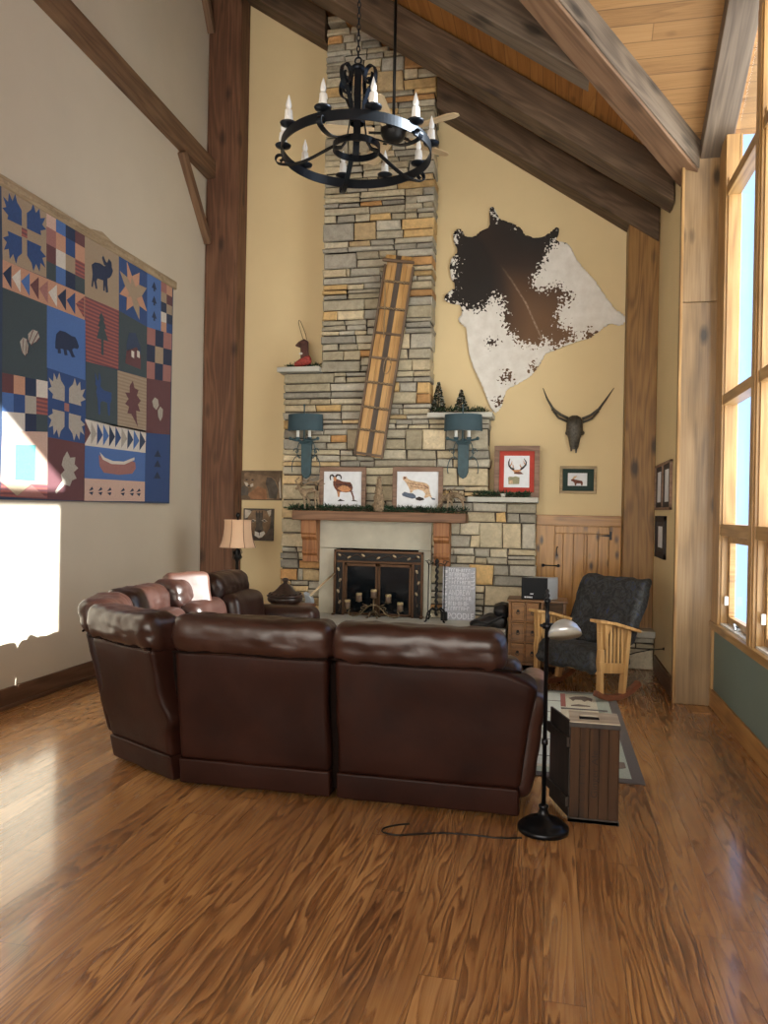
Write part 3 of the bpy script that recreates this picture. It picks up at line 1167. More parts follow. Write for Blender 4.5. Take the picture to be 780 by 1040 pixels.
def needles(mb, path, rad, n, ln=.05, wd=.006, mi=(0, 1), droop=.2):
    """sprigs of flat needles around a path"""
    path = [V(p) for p in path]
    for i in range(n):
        t = rnd.random() * (len(path) - 1)
        k = int(t)
        p = path[k].lerp(path[k + 1], t - k)
        ax = (path[k + 1] - path[k]).normalized()
        d = V((rnd.gauss(0, 1), rnd.gauss(0, 1), rnd.gauss(0, 1) + .1))
        d = (d - ax * d.dot(ax) * .5).normalized()
        p = p + d * rnd.uniform(0, rad * .6)
        q = p + (d + ax * rnd.uniform(-.5, .5)).normalized() * ln * rnd.uniform(.6, 1.2)
        s = d.cross(V((rnd.gauss(0, 1), rnd.gauss(0, 1), rnd.gauss(0, 1)))).normalized() * wd
        m = p.lerp(q, .45)
        u = s.cross(q - p).normalized() * wd * .4
        mb.add([p, m + s, q, m - s, m + u], [(0, 1, 4), (1, 2, 4), (2, 3, 4), (3, 0, 4)], rnd.choice(mi))


def garland(name, path, rad, n, label, lift=0, ymax=None):
    b = MB()
    b.tube(path, .006, 5, 2)
    needles(b, path, rad, n)
    zmin = min(p[2] for p in path) - .018
    for p in b.v:
        p.z = max(p.z, zmin)
        if ymax:
            p.y = min(p.y, ymax)
    o = b.build(name, [m_green_n, m_green_d, m_bark], loc=path[0])
    return tag(o, label, 'garland')


yl = YF - .045
wob = lambda x: .008 * math.sin(x * 23)
o = garland('evergreen_garland', [(x / 100, 8.12 + wob(x), 1.548) for x in range(-286, -84, 6)], .05, 2300, 'long dark green pine garland lying along the timber mantel', ymax=8.262)
garland('evergreen_garland', [(-2.99 + .05 * i, 8.36 + wob(i), 3.155) for i in range(9)], .045, 420, 'short dark evergreen sprig under the red boot ornament', ymax=8.5)
garland('evergreen_garland', [(-1.27 + .05 * i, 8.30 + wob(i), 2.628) for i in range(12)], .045, 620, 'green pine garland around the two small frosted trees', ymax=8.5)
garland('evergreen_garland', [(-.83 + .05 * i, 8.25 + wob(i), 1.728) for i in range(13)], .04, 620, 'green pine garland at the foot of the red-matted antler print', ymax=8.5)


def mini_tree(x, y, z, h, r, label):
    t = thing('frosted_tree', label, 'tree ornament', (x, y, z), 'frosted trees on the stone ledge')
    b = MB()
    b.tube([(x, y, z), (x, y, z + h * .98)], [.010, .003], 6)
    b.lathe([(.03, 0), (.028, .012), (.01, .016)], (x, y, z), 10)
    b.build('trunk', m_bark, t)
    f = MB()
    for i in range(650):
        u = rnd.random() ** .8
        zz = z + h * (.12 + .86 * u)
        rr = r * (1 - u) + .012
        a = rnd.uniform(0, 2 * PI)
        d = V((math.cos(a), math.sin(a), rnd.uniform(-.5, .25)))
        p = V((x, y, zz)) + d * rr * rnd.uniform(.2, .7)
        q = V((x, y, zz)) + d * rr * rnd.uniform(.85, 1.15)
        s = d.cross(V((rnd.gauss(0, 1), rnd.gauss(0, 1), 1))).normalized() * .010
        f.add([p - s * .3, p + s * .3, q + s, q - s], [(0, 1, 2, 3)], rnd.choices((0, 1, 2), (3, 2, 1.4))[0])
    f.build('foliage', [m_green_d, m_bark, m_snow_n], t)


mini_tree(-1.235, 8.36, 2.61, .36, .075, 'taller frosted miniature fir tree beside the chimney on the right stone ledge')
mini_tree(-.985, 8.36, 2.61, .27, .07, 'shorter frosted miniature fir tree above the blue sconce, next to the cowhide tip')

# boot ornament
bo = thing('boot_ornament', 'small red-footed boot ornament with brown cuff and wire loop on a stone ledge', 'ornament', (-2.79, 8.28, 3.135))
PB = lambda px, py: P(px, py, Y=8.28)
m_redp = plain('red_plaid', (.30, .045, .035), .8, var=.6, scale=45, bump=.1)
m_cuff = plain('brown_felt', (.085, .035, .028), .9, var=.2)
skin_body('foot', [(PB(316.5, 364.5), .060), (PB(311, 366), .060), (PB(305.5, 368.5), .046), (PB(299, 371), .026)], [(0, 1), (1, 2), (2, 3)], m_redp, bo)
b = MB()
b.rbox((-2.80, 8.24, 3.20), (-2.71, 8.32, 3.45), .03, 4, warp=lambda p: V((p.x + (p.z - 3.3) * -.05, p.y, p.z)))
b.build('shaft', m_cuff, bo)
b = MB()
b.prism([PB(309, 344), PB(303, 347), PB(299.5, 351), PB(304, 352.5), PB(308, 350)], (0, .05, 0))
b.rbox((-2.80, 8.23, 3.40), (-2.735, 8.33, 3.43), .012)
b.build('cuff', m_cuff, bo, bevel=.004)
b = MB()
b.tube([PB(308, 345), PB(305.5, 337), PB(303.2, 328), PB(303.6, 325), PB(305, 326), PB(308, 333), PB(310.5, 340), PB(311.5, 345)], .0035, 5)
b.build('wire_loop', m_bark, bo)
b = MB()
b.ell(PB(307, 360) + V((0, -.05, 0)), (.022, .012, .014), 8, 6)
b.build('bow', m_white, bo)

# ------------------------------------------------------------------ pictures


def poly_px(pts, ox, oy, sc, y, off=0):
    return [P(ox + a / sc, oy + c / sc, Y=y - off) for a, c in pts]


def frame_parts(t, x0, x1, z0, z1, y, fw, mat, dep=.03):
    b = MB()
    for a, c in (((x0, z0), (x1, z0 + fw)), ((x0, z1 - fw), (x1, z1)), ((x0, z0 + fw), (x0 + fw, z1 - fw)), ((x1 - fw, z0 + fw), (x1, z1 - fw))):
        b.box((a[0], y - dep, a[1]), (c[0], y, c[1]))
    return b.build('frame', mat, t, bevel=.004)


def rect_px(x0, y0, x1, y1, Y):
    a, c = P(x0, (y0 + y1) / 2, Y=Y), P(x1, (y0 + y1) / 2, Y=Y)
    t, bt = P((x0 + x1) / 2, y0, Y=Y), P((x0 + x1) / 2, y1, Y=Y)
    return a.x, c.x, bt.z, t.z


m_ramb = plain('ink_brown', (.16, .055, .035), .8, var=.5, scale=60, bump=0)
m_rust = plain('ink_rust', (.55, .27, .13), .8, var=.3, scale=60, bump=0)
m_ink = plain('ink_dark', (.028, .022, .024), .8, bump=0)
m_inkb = plain('ink_blue', (.10, .13, .19), .8, var=.4, scale=60, bump=0)
m_tan = plain('ink_tan', (.60, .43, .28), .8, var=.3, scale=60, bump=0)


def stripes(mb, line, w, ln, n, y, mi, slope=.3):
    """short dark bars along a line (coat markings)"""
    for i in range(n):
        t = (i + .5) / n * (len(line) - 1)
        k = int(t)
        p = V(line[k]).lerp(V(line[min(k + 1, len(line) - 1)]), t - k)
        d = V((rnd.uniform(-slope, slope), 0, 1)).normalized()
        s = V((d.z, 0, -d.x)) * w
        q = d * ln * rnd.uniform(.6, 1.1)
        mb.prism([p - q - s, p - q + s, p + q + s * .6, p + q - s * .6], (0, -.0015, 0), mi)


def mantel_print(px, label):
    Y = 8.21
    x0, x1, z0, z1 = rect_px(*px, Y)
    z0 = 1.531
    t = thing('framed_print', label, 'picture', ((x0 + x1) / 2, Y, z0))
    frame_parts(t, x0, x1, z0, z1, Y, .048, m_frame)
    b = MB()
    b.box((x0 + .04, Y - .012, z0 + .04), (x1 - .04, Y - .006, z1 - .04))
    b.build('paper', m_paper, t)
    return t, Y - .0125


t, yp = mantel_print((325, 474.5, 372, 516.5), 'framed print of a striped bighorn ram, on the mantel beside the antlered figurine')
S = (290, 465, 8.667, yp)
q = lambda pts, off=0: poly_px(pts, *S, off)
b = MB()
b.prism(q([(418, 210), (428, 195), (445, 185), (470, 192), (500, 208), (540, 212), (570, 215), (585, 235), (592, 265), (585, 292), (592, 312), (604, 345), (604, 372), (592, 372), (590, 345), (572, 300), (530, 305), (498, 300), (480, 300), (470, 345), (462, 345), (452, 292), (432, 268), (420, 240)]), (0, -.001, 0), 0)
b.prism(q([(455, 270), (500, 240), (545, 250), (575, 275), (560, 298), (500, 298)], .0012), (0, -.001, 0), 1)
b.prism(q([(455, 292), (480, 300), (474, 345), (462, 345)], .0012), (0, -.001, 0), 1)
stripes(b, q([(440, 235), (520, 232), (585, 245)], .003), .004, .016, 14, yp, 2)
stripes(b, q([(585, 290), (600, 370)], .003), .012, .003, 5, yp, 2)
for pts in ([(428, 168), (412, 150), (398, 155), (392, 172), (398, 196)], [(440, 168), (455, 150), (478, 152), (490, 168), (488, 188)]):
    b.tube(q(pts, .003), [.011, .011, .010, .008, .005], 6, 2)
b.prism(q([(425, 165), (445, 165), (450, 185), (440, 208), (428, 205), (420, 185)], .002), (0, -.001, 0), 1)
b.prism(q([(455, 382), (480, 362), (505, 372), (525, 380)], 0), (0, -.001, 0), 2)
b.prism(q([(578, 380), (600, 368), (640, 385)], 0), (0, -.001, 0), 2)
b.build('ram', [m_ramb, m_rust, m_ink], t)

t, yp = mantel_print((399, 474.5, 450, 517.5), 'framed print of a spotted wildcat on dark rocks, on the mantel below the toboggan')
S = (370, 460, 7.09, yp)
q = lambda pts, off=0: poly_px(pts, *S, off)
b = MB()
b.prism(q([(277, 178), (283, 168), (292, 172), (303, 168), (312, 185), (330, 195), (370, 205), (420, 212), (450, 220), (468, 240), (470, 270), (478, 300), (490, 325), (512, 330), (508, 340), (488, 336), (470, 312), (455, 320), (440, 325), (430, 320), (440, 295), (425, 275), (390, 262), (355, 268), (345, 285), (330, 288), (328, 270), (318, 245), (300, 215), (288, 200), (278, 192)]), (0, -.001, 0), 0)
stripes(b, q([(315, 215), (370, 228), (430, 235), (462, 255)], .002), .0045, .008, 16, yp, 1)
stripes(b, q([(330, 238), (390, 248), (450, 258)], .002), .0045, .007, 12, yp, 1)
b.prism(q([(283, 172), (297, 170), (300, 185), (285, 190)], .0015), (0, -.001, 0), 1)
b.prism(q([(480, 320), (512, 330), (508, 340), (488, 336)], .0015), (0, -.001, 0), 2)
b.prism(q([(270, 295), (290, 280), (320, 290), (350, 292), (368, 305), (372, 325), (345, 330), (300, 318), (275, 308)]), (0, -.001, 0), 2)
b.prism(q([(368, 325), (395, 315), (425, 325), (432, 338), (400, 345), (372, 338)]), (0, -.001, 0), 3)
b.build('wildcat', [m_tan, m_ramb, m_inkb, m_ink], t)

# antler print on the right step
Y = 8.33
x0, x1, z0, z1 = rect_px(502, 453, 548, 503, Y)
t = thing('framed_print', 'framed print of antlers in a wide red mat, leaning on the right stone step', 'picture', ((x0 + x1) / 2, Y, 1.71))
z0 = 1.711
frame_parts(t, x0, x1, z0, z1, Y, .055, m_frame)
b = MB()
b.box((x0 + .045, Y - .012, z0 + .045), (x1 - .045, Y - .008, z1 - .045))
b.build('mat_board', m_redmat, t)
b = MB()
b.box((x0 + .105, Y - .015, z0 + .105), (x1 - .105, Y - .011, z1 - .105))
b.build('paper', m_paper, t)
S = (490, 440, 11.14, Y - .0155)
q = lambda pts, off=0: poly_px(pts, *S, off)
b = MB()
b.tube(q([(360, 410), (322, 395), (300, 365), (297, 325), (312, 285)], .004), [.011, .010, .009, .007, .003], 6, 0)
b.tube(q([(430, 410), (465, 385), (492, 355), (495, 325), (468, 285)], .004), [.011, .010, .009, .007, .003], 6, 0)
for pts in ([(345, 405), (348, 370), (340, 350)], [(310, 375), (330, 345), (335, 315)], [(445, 395), (425, 365), (428, 350)], [(488, 355), (470, 335), (465, 310)]):
    b.tube(q(pts, .004), [.006, .005, .002], 5, 1)
b.prism(q([(325, 410), (370, 415), (440, 412), (440, 425), (400, 440), (360, 438)]), (0, -.001, 0), 1)
b.prism(q([(355, 440), (430, 435), (465, 462), (420, 465), (360, 460)]), (0, -.001, 0), 2)
b.prism(q([(290, 500), (310, 490), (345, 495), (375, 488), (420, 500), (415, 575), (295, 578)]), (0, -.001, 0), 3)
b.prism(q([(305, 535), (340, 530), (345, 570), (305, 572)], .001), (0, -.001, 0), 4)
b.build('antlers', [m_ink, m_rust, m_ramb, plain('ink_olive', (.28, .27, .17), .8, bump=0), m_tan], t)
b = MB()
b.lathe([(.02, 0), (.028, .03), (.03, .035)], P(511, 503, Y=8.235) * 1, 12)
o = b.build('tealight_cup', m_white, loc=P(511, 503, Y=8.235))
o.location.z = 1.711
tag(o, 'tiny white tealight cup on the right stone step in front of the antler print', 'candle')

# moose picture on the yellow wall
Y = YB
x0, x1, z0, z1 = rect_px(568.5, 473.5, 606, 501.5, Y)
t = thing('framed_picture', 'small framed moose picture with dark green mat hanging under the horned skull', 'picture', ((x0 + x1) / 2, Y, z0))
m_gold = wood('gold_frame', (.20, .13, .06), (.34, .25, .13), (.45, .35, .2), .5, sc=2, rings=5, knots=0)
frame_parts(t, x0, x1, z0, z1, Y, .03, m_gold, .022)
b = MB()
b.box((x0 + .025, Y - .010, z0 + .025), (x1 - .025, Y - .004, z1 - .025))
b.build('mat_board', m_dgreen, t)
b = MB()
b.box((x0 + .085, Y - .013, z0 + .085), (x1 - .10, Y - .009, z1 - .075))
b.build('paper', m_paper, t)
S = (540, 380, 8.0, Y - .0135)
q = lambda pts, off=0: poly_px(pts, *S, off)
b = MB()
b.prism(q([(318, 858), (335, 850), (350, 855), (380, 862), (410, 868), (416, 885), (412, 905), (402, 905), (398, 888), (365, 888), (360, 905), (350, 905), (348, 885), (335, 872), (322, 868)]), (0, -.001, 0), 0)
b.prism(q([(330, 848), (345, 830), (370, 825), (360, 840), (345, 852)]), (0, -.001, 0), 1)
b.build('moose', [m_ramb, m_tan], t)

# two cougar canvases on the left of the chimney
m_can1 = plain('canvas_brown', (.14, .095, .058), .8, var=.35, scale=9, bump=.15)
m_cf = plain('cougar_fur', (.23, .15, .09), .8, var=.35, scale=14, bump=0)
m_cf2 = plain('cougar_rust', (.30, .15, .075), .8, var=.3, scale=14, bump=0)
m_cg = plain('cougar_grey', (.10, .085, .07), .8, var=.4, scale=14, bump=0)
m_cw = plain('cougar_pale', (.55, .50, .42), .8, var=.2, scale=20, bump=0)
x0, x1, z0, z1 = rect_px(241.5, 478, 286.5, 508, YB)
t = thing('wall_picture', 'wide brown canvas of a walking cougar, the upper of two left of the chimney', 'picture', ((x0 + x1) / 2, YB, z0))
b = MB()
b.rbox((x0, YB - .03, z0), (x1, YB, z1), .006)
b.build('canvas', m_can1, t)
S = (235, 470, 12.23, YB - .031)
q = lambda pts, off=0: poly_px(pts, *S, off)
b = MB()
b.prism(q([(290, 140), (420, 160), (500, 175), (545, 215), (585, 300), (590, 450), (340, 455), (250, 450), (200, 400), (260, 300)]), (0, -.001, 0), 0)
b.prism(q([(330, 290), (430, 330), (445, 455), (360, 455), (240, 450), (210, 390)], .001), (0, -.001, 0), 1)
b.prism(q([(440, 180), (500, 185), (545, 230), (580, 330), (560, 450), (470, 440), (450, 330), (425, 260)], .001), (0, -.001, 0), 2)
b.prism(q([(165, 130), (200, 118), (290, 135), (290, 230), (265, 280), (215, 310), (180, 290), (150, 240)], .002), (0, -.001, 0), 0)
b.prism(q([(95, 330), (160, 280), (210, 310), (210, 400), (110, 410)], .001), (0, -.001, 0), 2)
b.prism(q([(155, 235), (205, 250), (215, 290), (185, 290)], .003), (0, -.001, 0), 3)
b.prism(q([(235, 270), (270, 255), (275, 290), (240, 305)], .003), (0, -.001, 0), 3)
for c in ((190, 210), (262, 210), (215, 285)):
    b.prism(q([(c[0] - 14, c[1] - 6), (c[0] + 14, c[1] - 8), (c[0] + 10, c[1] + 8), (c[0] - 12, c[1] + 8)], .0035), (0, -.001, 0), 4)
b.prism(q([(590, 250), (612, 180), (618, 440), (600, 440)], .001), (0, -.001, 0), 3)
b.build('cougar', [m_cf, m_cf2, m_cg, m_cw, m_ink], t)

x0, x1, z0, z1 = rect_px(248, 516.5, 278.5, 549, YB)
t = thing('wall_picture', 'square dark canvas of a cougar face partly behind the bell lampshade', 'picture', ((x0 + x1) / 2, YB, z0))
b = MB()
b.rbox((x0, YB - .03, z0), (x1, YB, z1), .006)
b.build('canvas', m_cg, t)
q = lambda pts, off=0: poly_px(pts, *S, off)
b = MB()
b.prism(q([(215, 610), (280, 590), (400, 590), (470, 610), (490, 700), (480, 800), (420, 900), (350, 940), (280, 900), (215, 800), (205, 700)]), (0, -.001, 0), 0)
b.prism(q([(168, 580), (235, 590), (250, 610), (200, 680), (168, 690)], .001), (0, -.001, 0), 3)
b.prism(q([(440, 600), (495, 582), (490, 650), (470, 670)], .001), (0, -.001, 0), 3)
b.prism(q([(290, 850), (345, 870), (405, 850), (420, 880), (380, 925), (340, 935), (290, 905)], .001), (0, -.001, 0), 5)
b.prism(q([(300, 620), (390, 620), (385, 780), (400, 840), (345, 865), (290, 845), (310, 780)], .001), (0, -.001, 0), 2)
for sgn, c in ((-1, (270, 722)), (1, (410, 722))):
    b.prism(q([(c[0] - 38, c[1] - 4 * sgn), (c[0], c[1] - 22), (c[0] + 38, c[1] + 4 * sgn), (c[0], c[1] + 16)], .002), (0, -.001, 0), 3)
    b.prism(q([(c[0] - 26, c[1] - 2), (c[0], c[1] - 12), (c[0] + 26, c[1] + 2), (c[0], c[1] + 10)], .003), (0, -.001, 0), 4)
b.prism(q([(315, 838), (380, 838), (350, 872)], .003), (0, -.001, 0), 4)
b.prism(q([(343, 870), (352, 870), (350, 905), (345, 905)], .003), (0, -.001, 0), 4)
for xx in (310, 350, 385):
    b.prism(q([(xx - 4, 600), (xx + 4, 600), (xx + 2, 690), (xx - 2, 690)], .002), (0, -.001, 0), 4)
b.build('cougar_face', [m_cf, m_cf2, m_cg, m_cw, m_ink, m_white], t)

# frames on the short right wall
PX = lambda px, py: P(px, py, X=XR - .004)


def side_frame(x0, x1, yt, yb, label, panes, fmat, fw):
    a, c = PX(x0, (yt + yb) / 2), PX(x1, (yt + yb) / 2)
    zt, zb = PX((x0 + x1) / 2, yt).z, PX((x0 + x1) / 2, yb).z
    ya, yb_ = c.y, a.y
    t = thing('framed_picture', label, 'picture', (XR, (ya + yb_) / 2, zb))
    b = MB()
    n = panes
    for p, q in (((ya, zb), (yb_, zb + fw)), ((ya, zt - fw), (yb_, zt)), ((ya, zb), (ya + fw, zt)), ((yb_ - fw, zb), (yb_, zt))):
        b.box((XR - .025, p[0], p[1]), (XR, q[0], q[1]))
    for i in range(1, n):
        ym = ya + (yb_ - ya) * i / n
        b.box((XR - .025, ym - fw / 2, zb), (XR, ym + fw / 2, zt))
    b.build('frame', fmat, t, bevel=.003)
    b = MB()
    b.box((XR - .012, ya + .01, zb + .01), (XR, yb_ - .01, zt - .01))
    b.build('mat_board', m_ink, t)
    for i in range(n):
        p = ya + (yb_ - ya) * (i + .3) / n
        q = ya + (yb_ - ya) * (i + .72) / n
        b = MB()
        b.box((XR - .015, p, zb + fw + .05), (XR - .011, q, zt - fw - .05))
        b.build('paper', m_paper, t)


side_frame(667, 682.5, 470, 518, 'double picture frame, the upper frame on the short wall before the column', 2, m_frame, .025)
side_frame(667, 676.5, 524, 567, 'black picture frame, the lower frame on the short wall before the column', 1, m_ink, .05)

# ------------------------------------------------------------------ cowhide
H0 = (430, 190, 3.545)
out = [(108, 165), (125, 148), (140, 155), (150, 180), (180, 182), (205, 160), (240, 145), (238, 90), (240, 75), (252, 72), (262, 90), (275, 115), (300, 125), (330, 135), (352, 150), (365, 172), (400, 185), (430, 182), (460, 160), (478, 145), (490, 150), (485, 175), (475, 197), (500, 198), (522, 205), (535, 225), (550, 260), (580, 295), (620, 340), (650, 385), (690, 440), (725, 460), (732, 478), (722, 495), (700, 500), (675, 490), (640, 515), (600, 545), (560, 555), (510, 572), (470, 590), (440, 600), (420, 640), (390, 680), (340, 710), (300, 730), (290, 760), (282, 790), (268, 812), (252, 812), (240, 790), (225, 750), (205, 700), (180, 650), (165, 600), (160, 560), (155, 510), (130, 490), (125, 475), (140, 455), (135, 425), (95, 420), (75, 408), (78, 390), (95, 375), (118, 360), (100, 330), (95, 290), (100, 260), (125, 230), (110, 200)]
brn = [(60, 60), (520, 60), (495, 190), (470, 196), (452, 225), (432, 275), (402, 318), (388, 350), (430, 372), (482, 352), (512, 392), (486, 440), (484, 480), (500, 505), (530, 508), (545, 545), (505, 562), (470, 582), (452, 560), (435, 540), (428, 562), (400, 572), (345, 560), (315, 528), (292, 480), (290, 432), (275, 396), (250, 398), (228, 425), (205, 442), (160, 432), (135, 424), (60, 430)]


def seg_d(p, a, c):
    ax, ay = a
    dx, dy = c[0] - ax, c[1] - ay
    t = max(0, min(1, ((p[0] - ax) * dx + (p[1] - ay) * dy) / (dx * dx + dy * dy + 1e-9)))
    qx, qy = ax + t * dx, ay + t * dy
    return math.hypot(p[0] - qx, p[1] - qy), (qx, qy)


def inside(p, poly):
    r = False
    n = len(poly)
    for i in range(n):
        a, c = poly[i], poly[(i + 1) % n]
        if (a[1] > p[1]) != (c[1] > p[1]) and p[0] < (c[0] - a[0]) * (p[1] - a[1]) / (c[1] - a[1]) + a[0]:
            r = not r
    return r


def near(p, poly):
    return min((seg_d(p, poly[i], poly[(i + 1) % len(poly)]) for i in range(len(poly))), key=lambda q: q[0])


st = 8
gv = {}
ins = {}
for i in range(7, 94):
    for j in range(7, 104):
        ins[(i, j)] = inside((i * st, j * st), out)
cells = [(i, j) for i in range(7, 93) for j in range(7, 103) if sum(ins[k] for k in ((i, j), (i + 1, j), (i, j + 1), (i + 1, j + 1))) >= 2]
hb = MB()
sp_line = [(205, 165), (270, 270), (320, 340), (370, 420), (430, 555)]
attrs = []
for c in cells:
    f = []
    for k in ((c[0], c[1]), (c[0], c[1] + 1), (c[0] + 1, c[1] + 1), (c[0] + 1, c[1])):
        if k not in gv:
            p = (k[0] * st, k[1] * st)
            dd, qq = near(p, out)
            if not ins[k]:
                p = qq
                dd = 0
            w = P(H0[0] + p[0] / H0[2], H0[1] + p[1] / H0[2], Y=YB - .02)
            w.y = YB - .012 - .016 * (.5 + .5 * mnoise.noise(V((p[0] * .012, p[1] * .012, 0)))) - .012 * math.exp(-dd / 16)
            gv[k] = len(hb.v)
            hb.v.append(w)
            bd = near(p, brn)[0] * (1 if inside(p, brn) else -1)
            sd_ = min(seg_d(p, sp_line[i], sp_line[i + 1])[0] for i in range(4))
            for sx_, sy_, sr in ((600, 532, 16), (300, 684, 16), (402, 650, 12), (275, 772, 14), (520, 395, 16), (250, 560, 12)):
                bd = max(bd, sr - math.hypot(p[0] - sx_, p[1] - sy_))
            for sx_, sy_, sr in ((112, 190, 10), (102, 275, 14), (104, 310, 14), (262, 95, 6), (100, 380, 4), (345, 145, 2)):
                bd = min(bd, math.hypot(p[0] - sx_, p[1] - sy_) - sr)
            attrs.append((bd / 100, sd_ / 100, math.hypot(p[0] - 180, p[1] - 250) / 400))
        f.append(gv[k])
    hb.f.append(f)
    hb.m.append(0)
    hb.s.append(True)
    hb.c.append(None)
k = NT('cowhide')
at = k.n('Attribute', {'attribute_name': 'hide'}).outputs['Vector']
s3 = k.n('SeparateXYZ', None, Vector=at).outputs
ob_ = k.obj(False)
nz = k.noise(ob_, 34, 1.5, .5, .3)
nz2 = k.noise(ob_, 9, 3, .6)
e = k.math('ADD', s3[0], k.math('ADD', k.math('MULTIPLY', k.math('SUBTRACT', nz, .5), 1.25), k.math('MULTIPLY', k.math('SUBTRACT', nz2, .5), .5)))
isb = k.mapr(e, -.02, .03, 0, 1)
tone = k.math('ADD', k.math('MULTIPLY', s3[2], .55), k.math('SUBTRACT', .52, k.math('MULTIPLY', s3[1], .18)))
brc = k.ramp(tone, [(.56, (.010, .006, .005)), (.65, (.026, .013, .008)), (.77, (.085, .042, .019)), (.92, (.14, .072, .033))])
spn = k.mapr(k.math('ADD', s3[1], k.math('MULTIPLY', nz2, .03)), .02, .06, 1, 0)
brc = k.mix(k.math('MULTIPLY', spn, k.mapr(s3[2], .25, .6, 0, .75)), brc, (.40, .30, .22))
wh = k.ramp(nz2, [(.3, (.66, .64, .60)), (.7, (.78, .77, .74))])
k.bump(k.noise(ob_, 120, 2), .2, .004)
m_hide = k.done(k.mix(isb, wh, brc), .7, sheen=.15)
o = hb.build('cowhide', m_hide, loc=(.1, YB - .02, 3.4))
a = o.data.attributes.new('hide', 'FLOAT_VECTOR', 'POINT')
for i, q_ in enumerate(attrs):
    a.data[i].vector = q_
so = o.modifiers.new('solid', 'SOLIDIFY')
so.thickness = .005
so.offset = -1
tag(o, 'large dark brown and white cowhide spread on the yellow end wall', 'cowhide')

# ------------------------------------------------------------------ horned skull
sk = thing('horned_skull', 'dark metal longhorn skull with upswept horns above the moose picture', 'wall decoration', P(583, 440, Y=YB))
S2 = lambda px, py, off=.05: P(540 + px / 8.0, 380 + py / 8.0, Y=YB - off)
m_skull = plain('pewter_bone', (.075, .068, .055), .5, metal=.3, var=.5, scale=40, bump=.7, bs=45)
b = MB()
rows = [(335, 20, .03), (350, 48, .06), (375, 62, .09), (410, 66, .10), (450, 68, .10), (475, 72, .10), (490, 62, .10), (520, 50, .095), (560, 42, .085), (590, 36, .07), (612, 26, .05)]
n = 14
vs = []
cx_ = 350
for pyy, hw, dp in rows:
    for i in range(n):
        a_ = 2 * PI * i / n
        vs.append(S2(cx_ + hw * math.cos(a_) - (pyy - 335) * .02, pyy, .015 + dp * (.5 + .5 * math.sin(a_))))
fs_ = [(r * n + i, r * n + (i + 1) % n, (r + 1) * n + (i + 1) % n, (r + 1) * n + i) for r in range(len(rows) - 1) for i in range(n)]
fs_ += [tuple(range(n)), tuple(range(len(rows) * n - 1, (len(rows) - 1) * n - 1, -1))]
b.add(vs, fs_, 0, True)
b.prism([S2(310, 575, .06), S2(335, 590, .06), S2(328, 625, .05), S2(316, 625, .05)], (0, .02, 0))
b.prism([S2(352, 590, .06), S2(372, 580, .06), S2(366, 640, .05), S2(354, 640, .05)], (0, .02, 0))
for x in (298, 402):
    b.ell(S2(x, 478, .06), (.035, .03, .028), 10, 7)
b.build('skull', m_skull, sk)
for pts, pts2 in (([(295, 360), (235, 330), (175, 285), (125, 200), (92, 112)], [(288, 385), (220, 355), (175, 300)]), ([(410, 365), (480, 335), (545, 285), (600, 210), (668, 112)], [(415, 390), (490, 360), (545, 300)])):
    hbm = MB()
    hbm.tube([S2(*p, .07) for p in pts], [.017, .015, .014, .010, .003], 8)
    hbm.tube([S2(*p, .06) for p in pts2], [.013, .012, .010], 8)
    hbm.tube([S2(pts[2][0] - 4, pts[2][1] - 4, .065), S2(pts[2][0] + 4, pts[2][1] + 8, .065)], .019, 8)
    hbm.build('horn', m_skull, sk)

# ------------------------------------------------------------------ quilt on the long wall
XQ = XL + .03
for nm, c in dict(navy=(.020, .036, .085), blue=(.075, .165, .42), mid=(.030, .075, .22), dkgreen=(.050, .076, .092), tan=(.36, .28, .20), peach=(.52, .29, .20), pink=(.60, .42, .35), white=(.64, .60, .55), maroon=(.13, .055, .065), rose=(.34, .16, .15), grey=(.40, .37, .33), teal=(.10, .32, .33), slate=(.035, .06, .12)).items():
    fabric(nm, c)
fabric('redstripe', (.34, .11, .10), (.13, .06, .08))
fabric('tanstripe', (.38, .30, .22), (.30, .22, .16))
qm = list(m_fabric)
qmats = [m_fabric[n] for n in qm]
qt = thing('wall_quilt', 'large patchwork lodge quilt of animals, leaves and geese hung on the left wall', 'quilt', (XL, 6.15, 1.58))
qb = MB()


def QP(px, py, lay):
    p = P(px, py, X=XQ)
    p.x = XQ + .0022 * lay
    return p


def A(x, y):
    return (x / 3.9, 170 + y / 3.9)


def B_(x, y):
    return (x / 3.9, 340 + y / 3.9)


def q_(name, pts, lay):
    """one patch: a slightly raised piece of cloth"""
    pl = [QP(x, y, lay) for x, y in pts]
    n = len(pl)
    nr = V((0, 0, 0))
    for i in range(n):
        nr += pl[i].cross(pl[(i + 1) % n])
    if nr.x < 0:
        pl.reverse()
    o = [p - V((.004, 0, 0)) for p in pl]
    qb.add(pl + o, [tuple(range(n))] + [(i, n + i, n + (i + 1) % n, (i + 1) % n) for i in range(n)], qm.index(name))


def bl(c, u, v):
    """point in a four-cornered block (tl, tr, br, bl)"""
    (ax, ay), (bx, by), (cx, cy), (dx, dy) = c
    tx, ty = ax + (bx - ax) * u, ay + (by - ay) * u
    ox, oy = dx + (cx - dx) * u, dy + (cy - dy) * u
    return (tx + (ox - tx) * v, ty + (oy - ty) * v)


def block(name, c, lay=1):
    q_(name, c, lay)


def sub_(name, c, uv, lay):
    q_(name, [bl(c, u, v) for u, v in uv], lay)


def rect_(c, u0, v0, u1, v1):
    return [(u0, v0), (u1, v0), (u1, v1), (u0, v1)]


def checker(c, nx, ny, names):
    k = 0
    for j in range(ny):
        for i in range(nx):
            sub_(names[k % len(names)], c, rect_(c, i / nx, j / ny, (i + 1) / nx, (j + 1) / ny), 1)
            k += 1


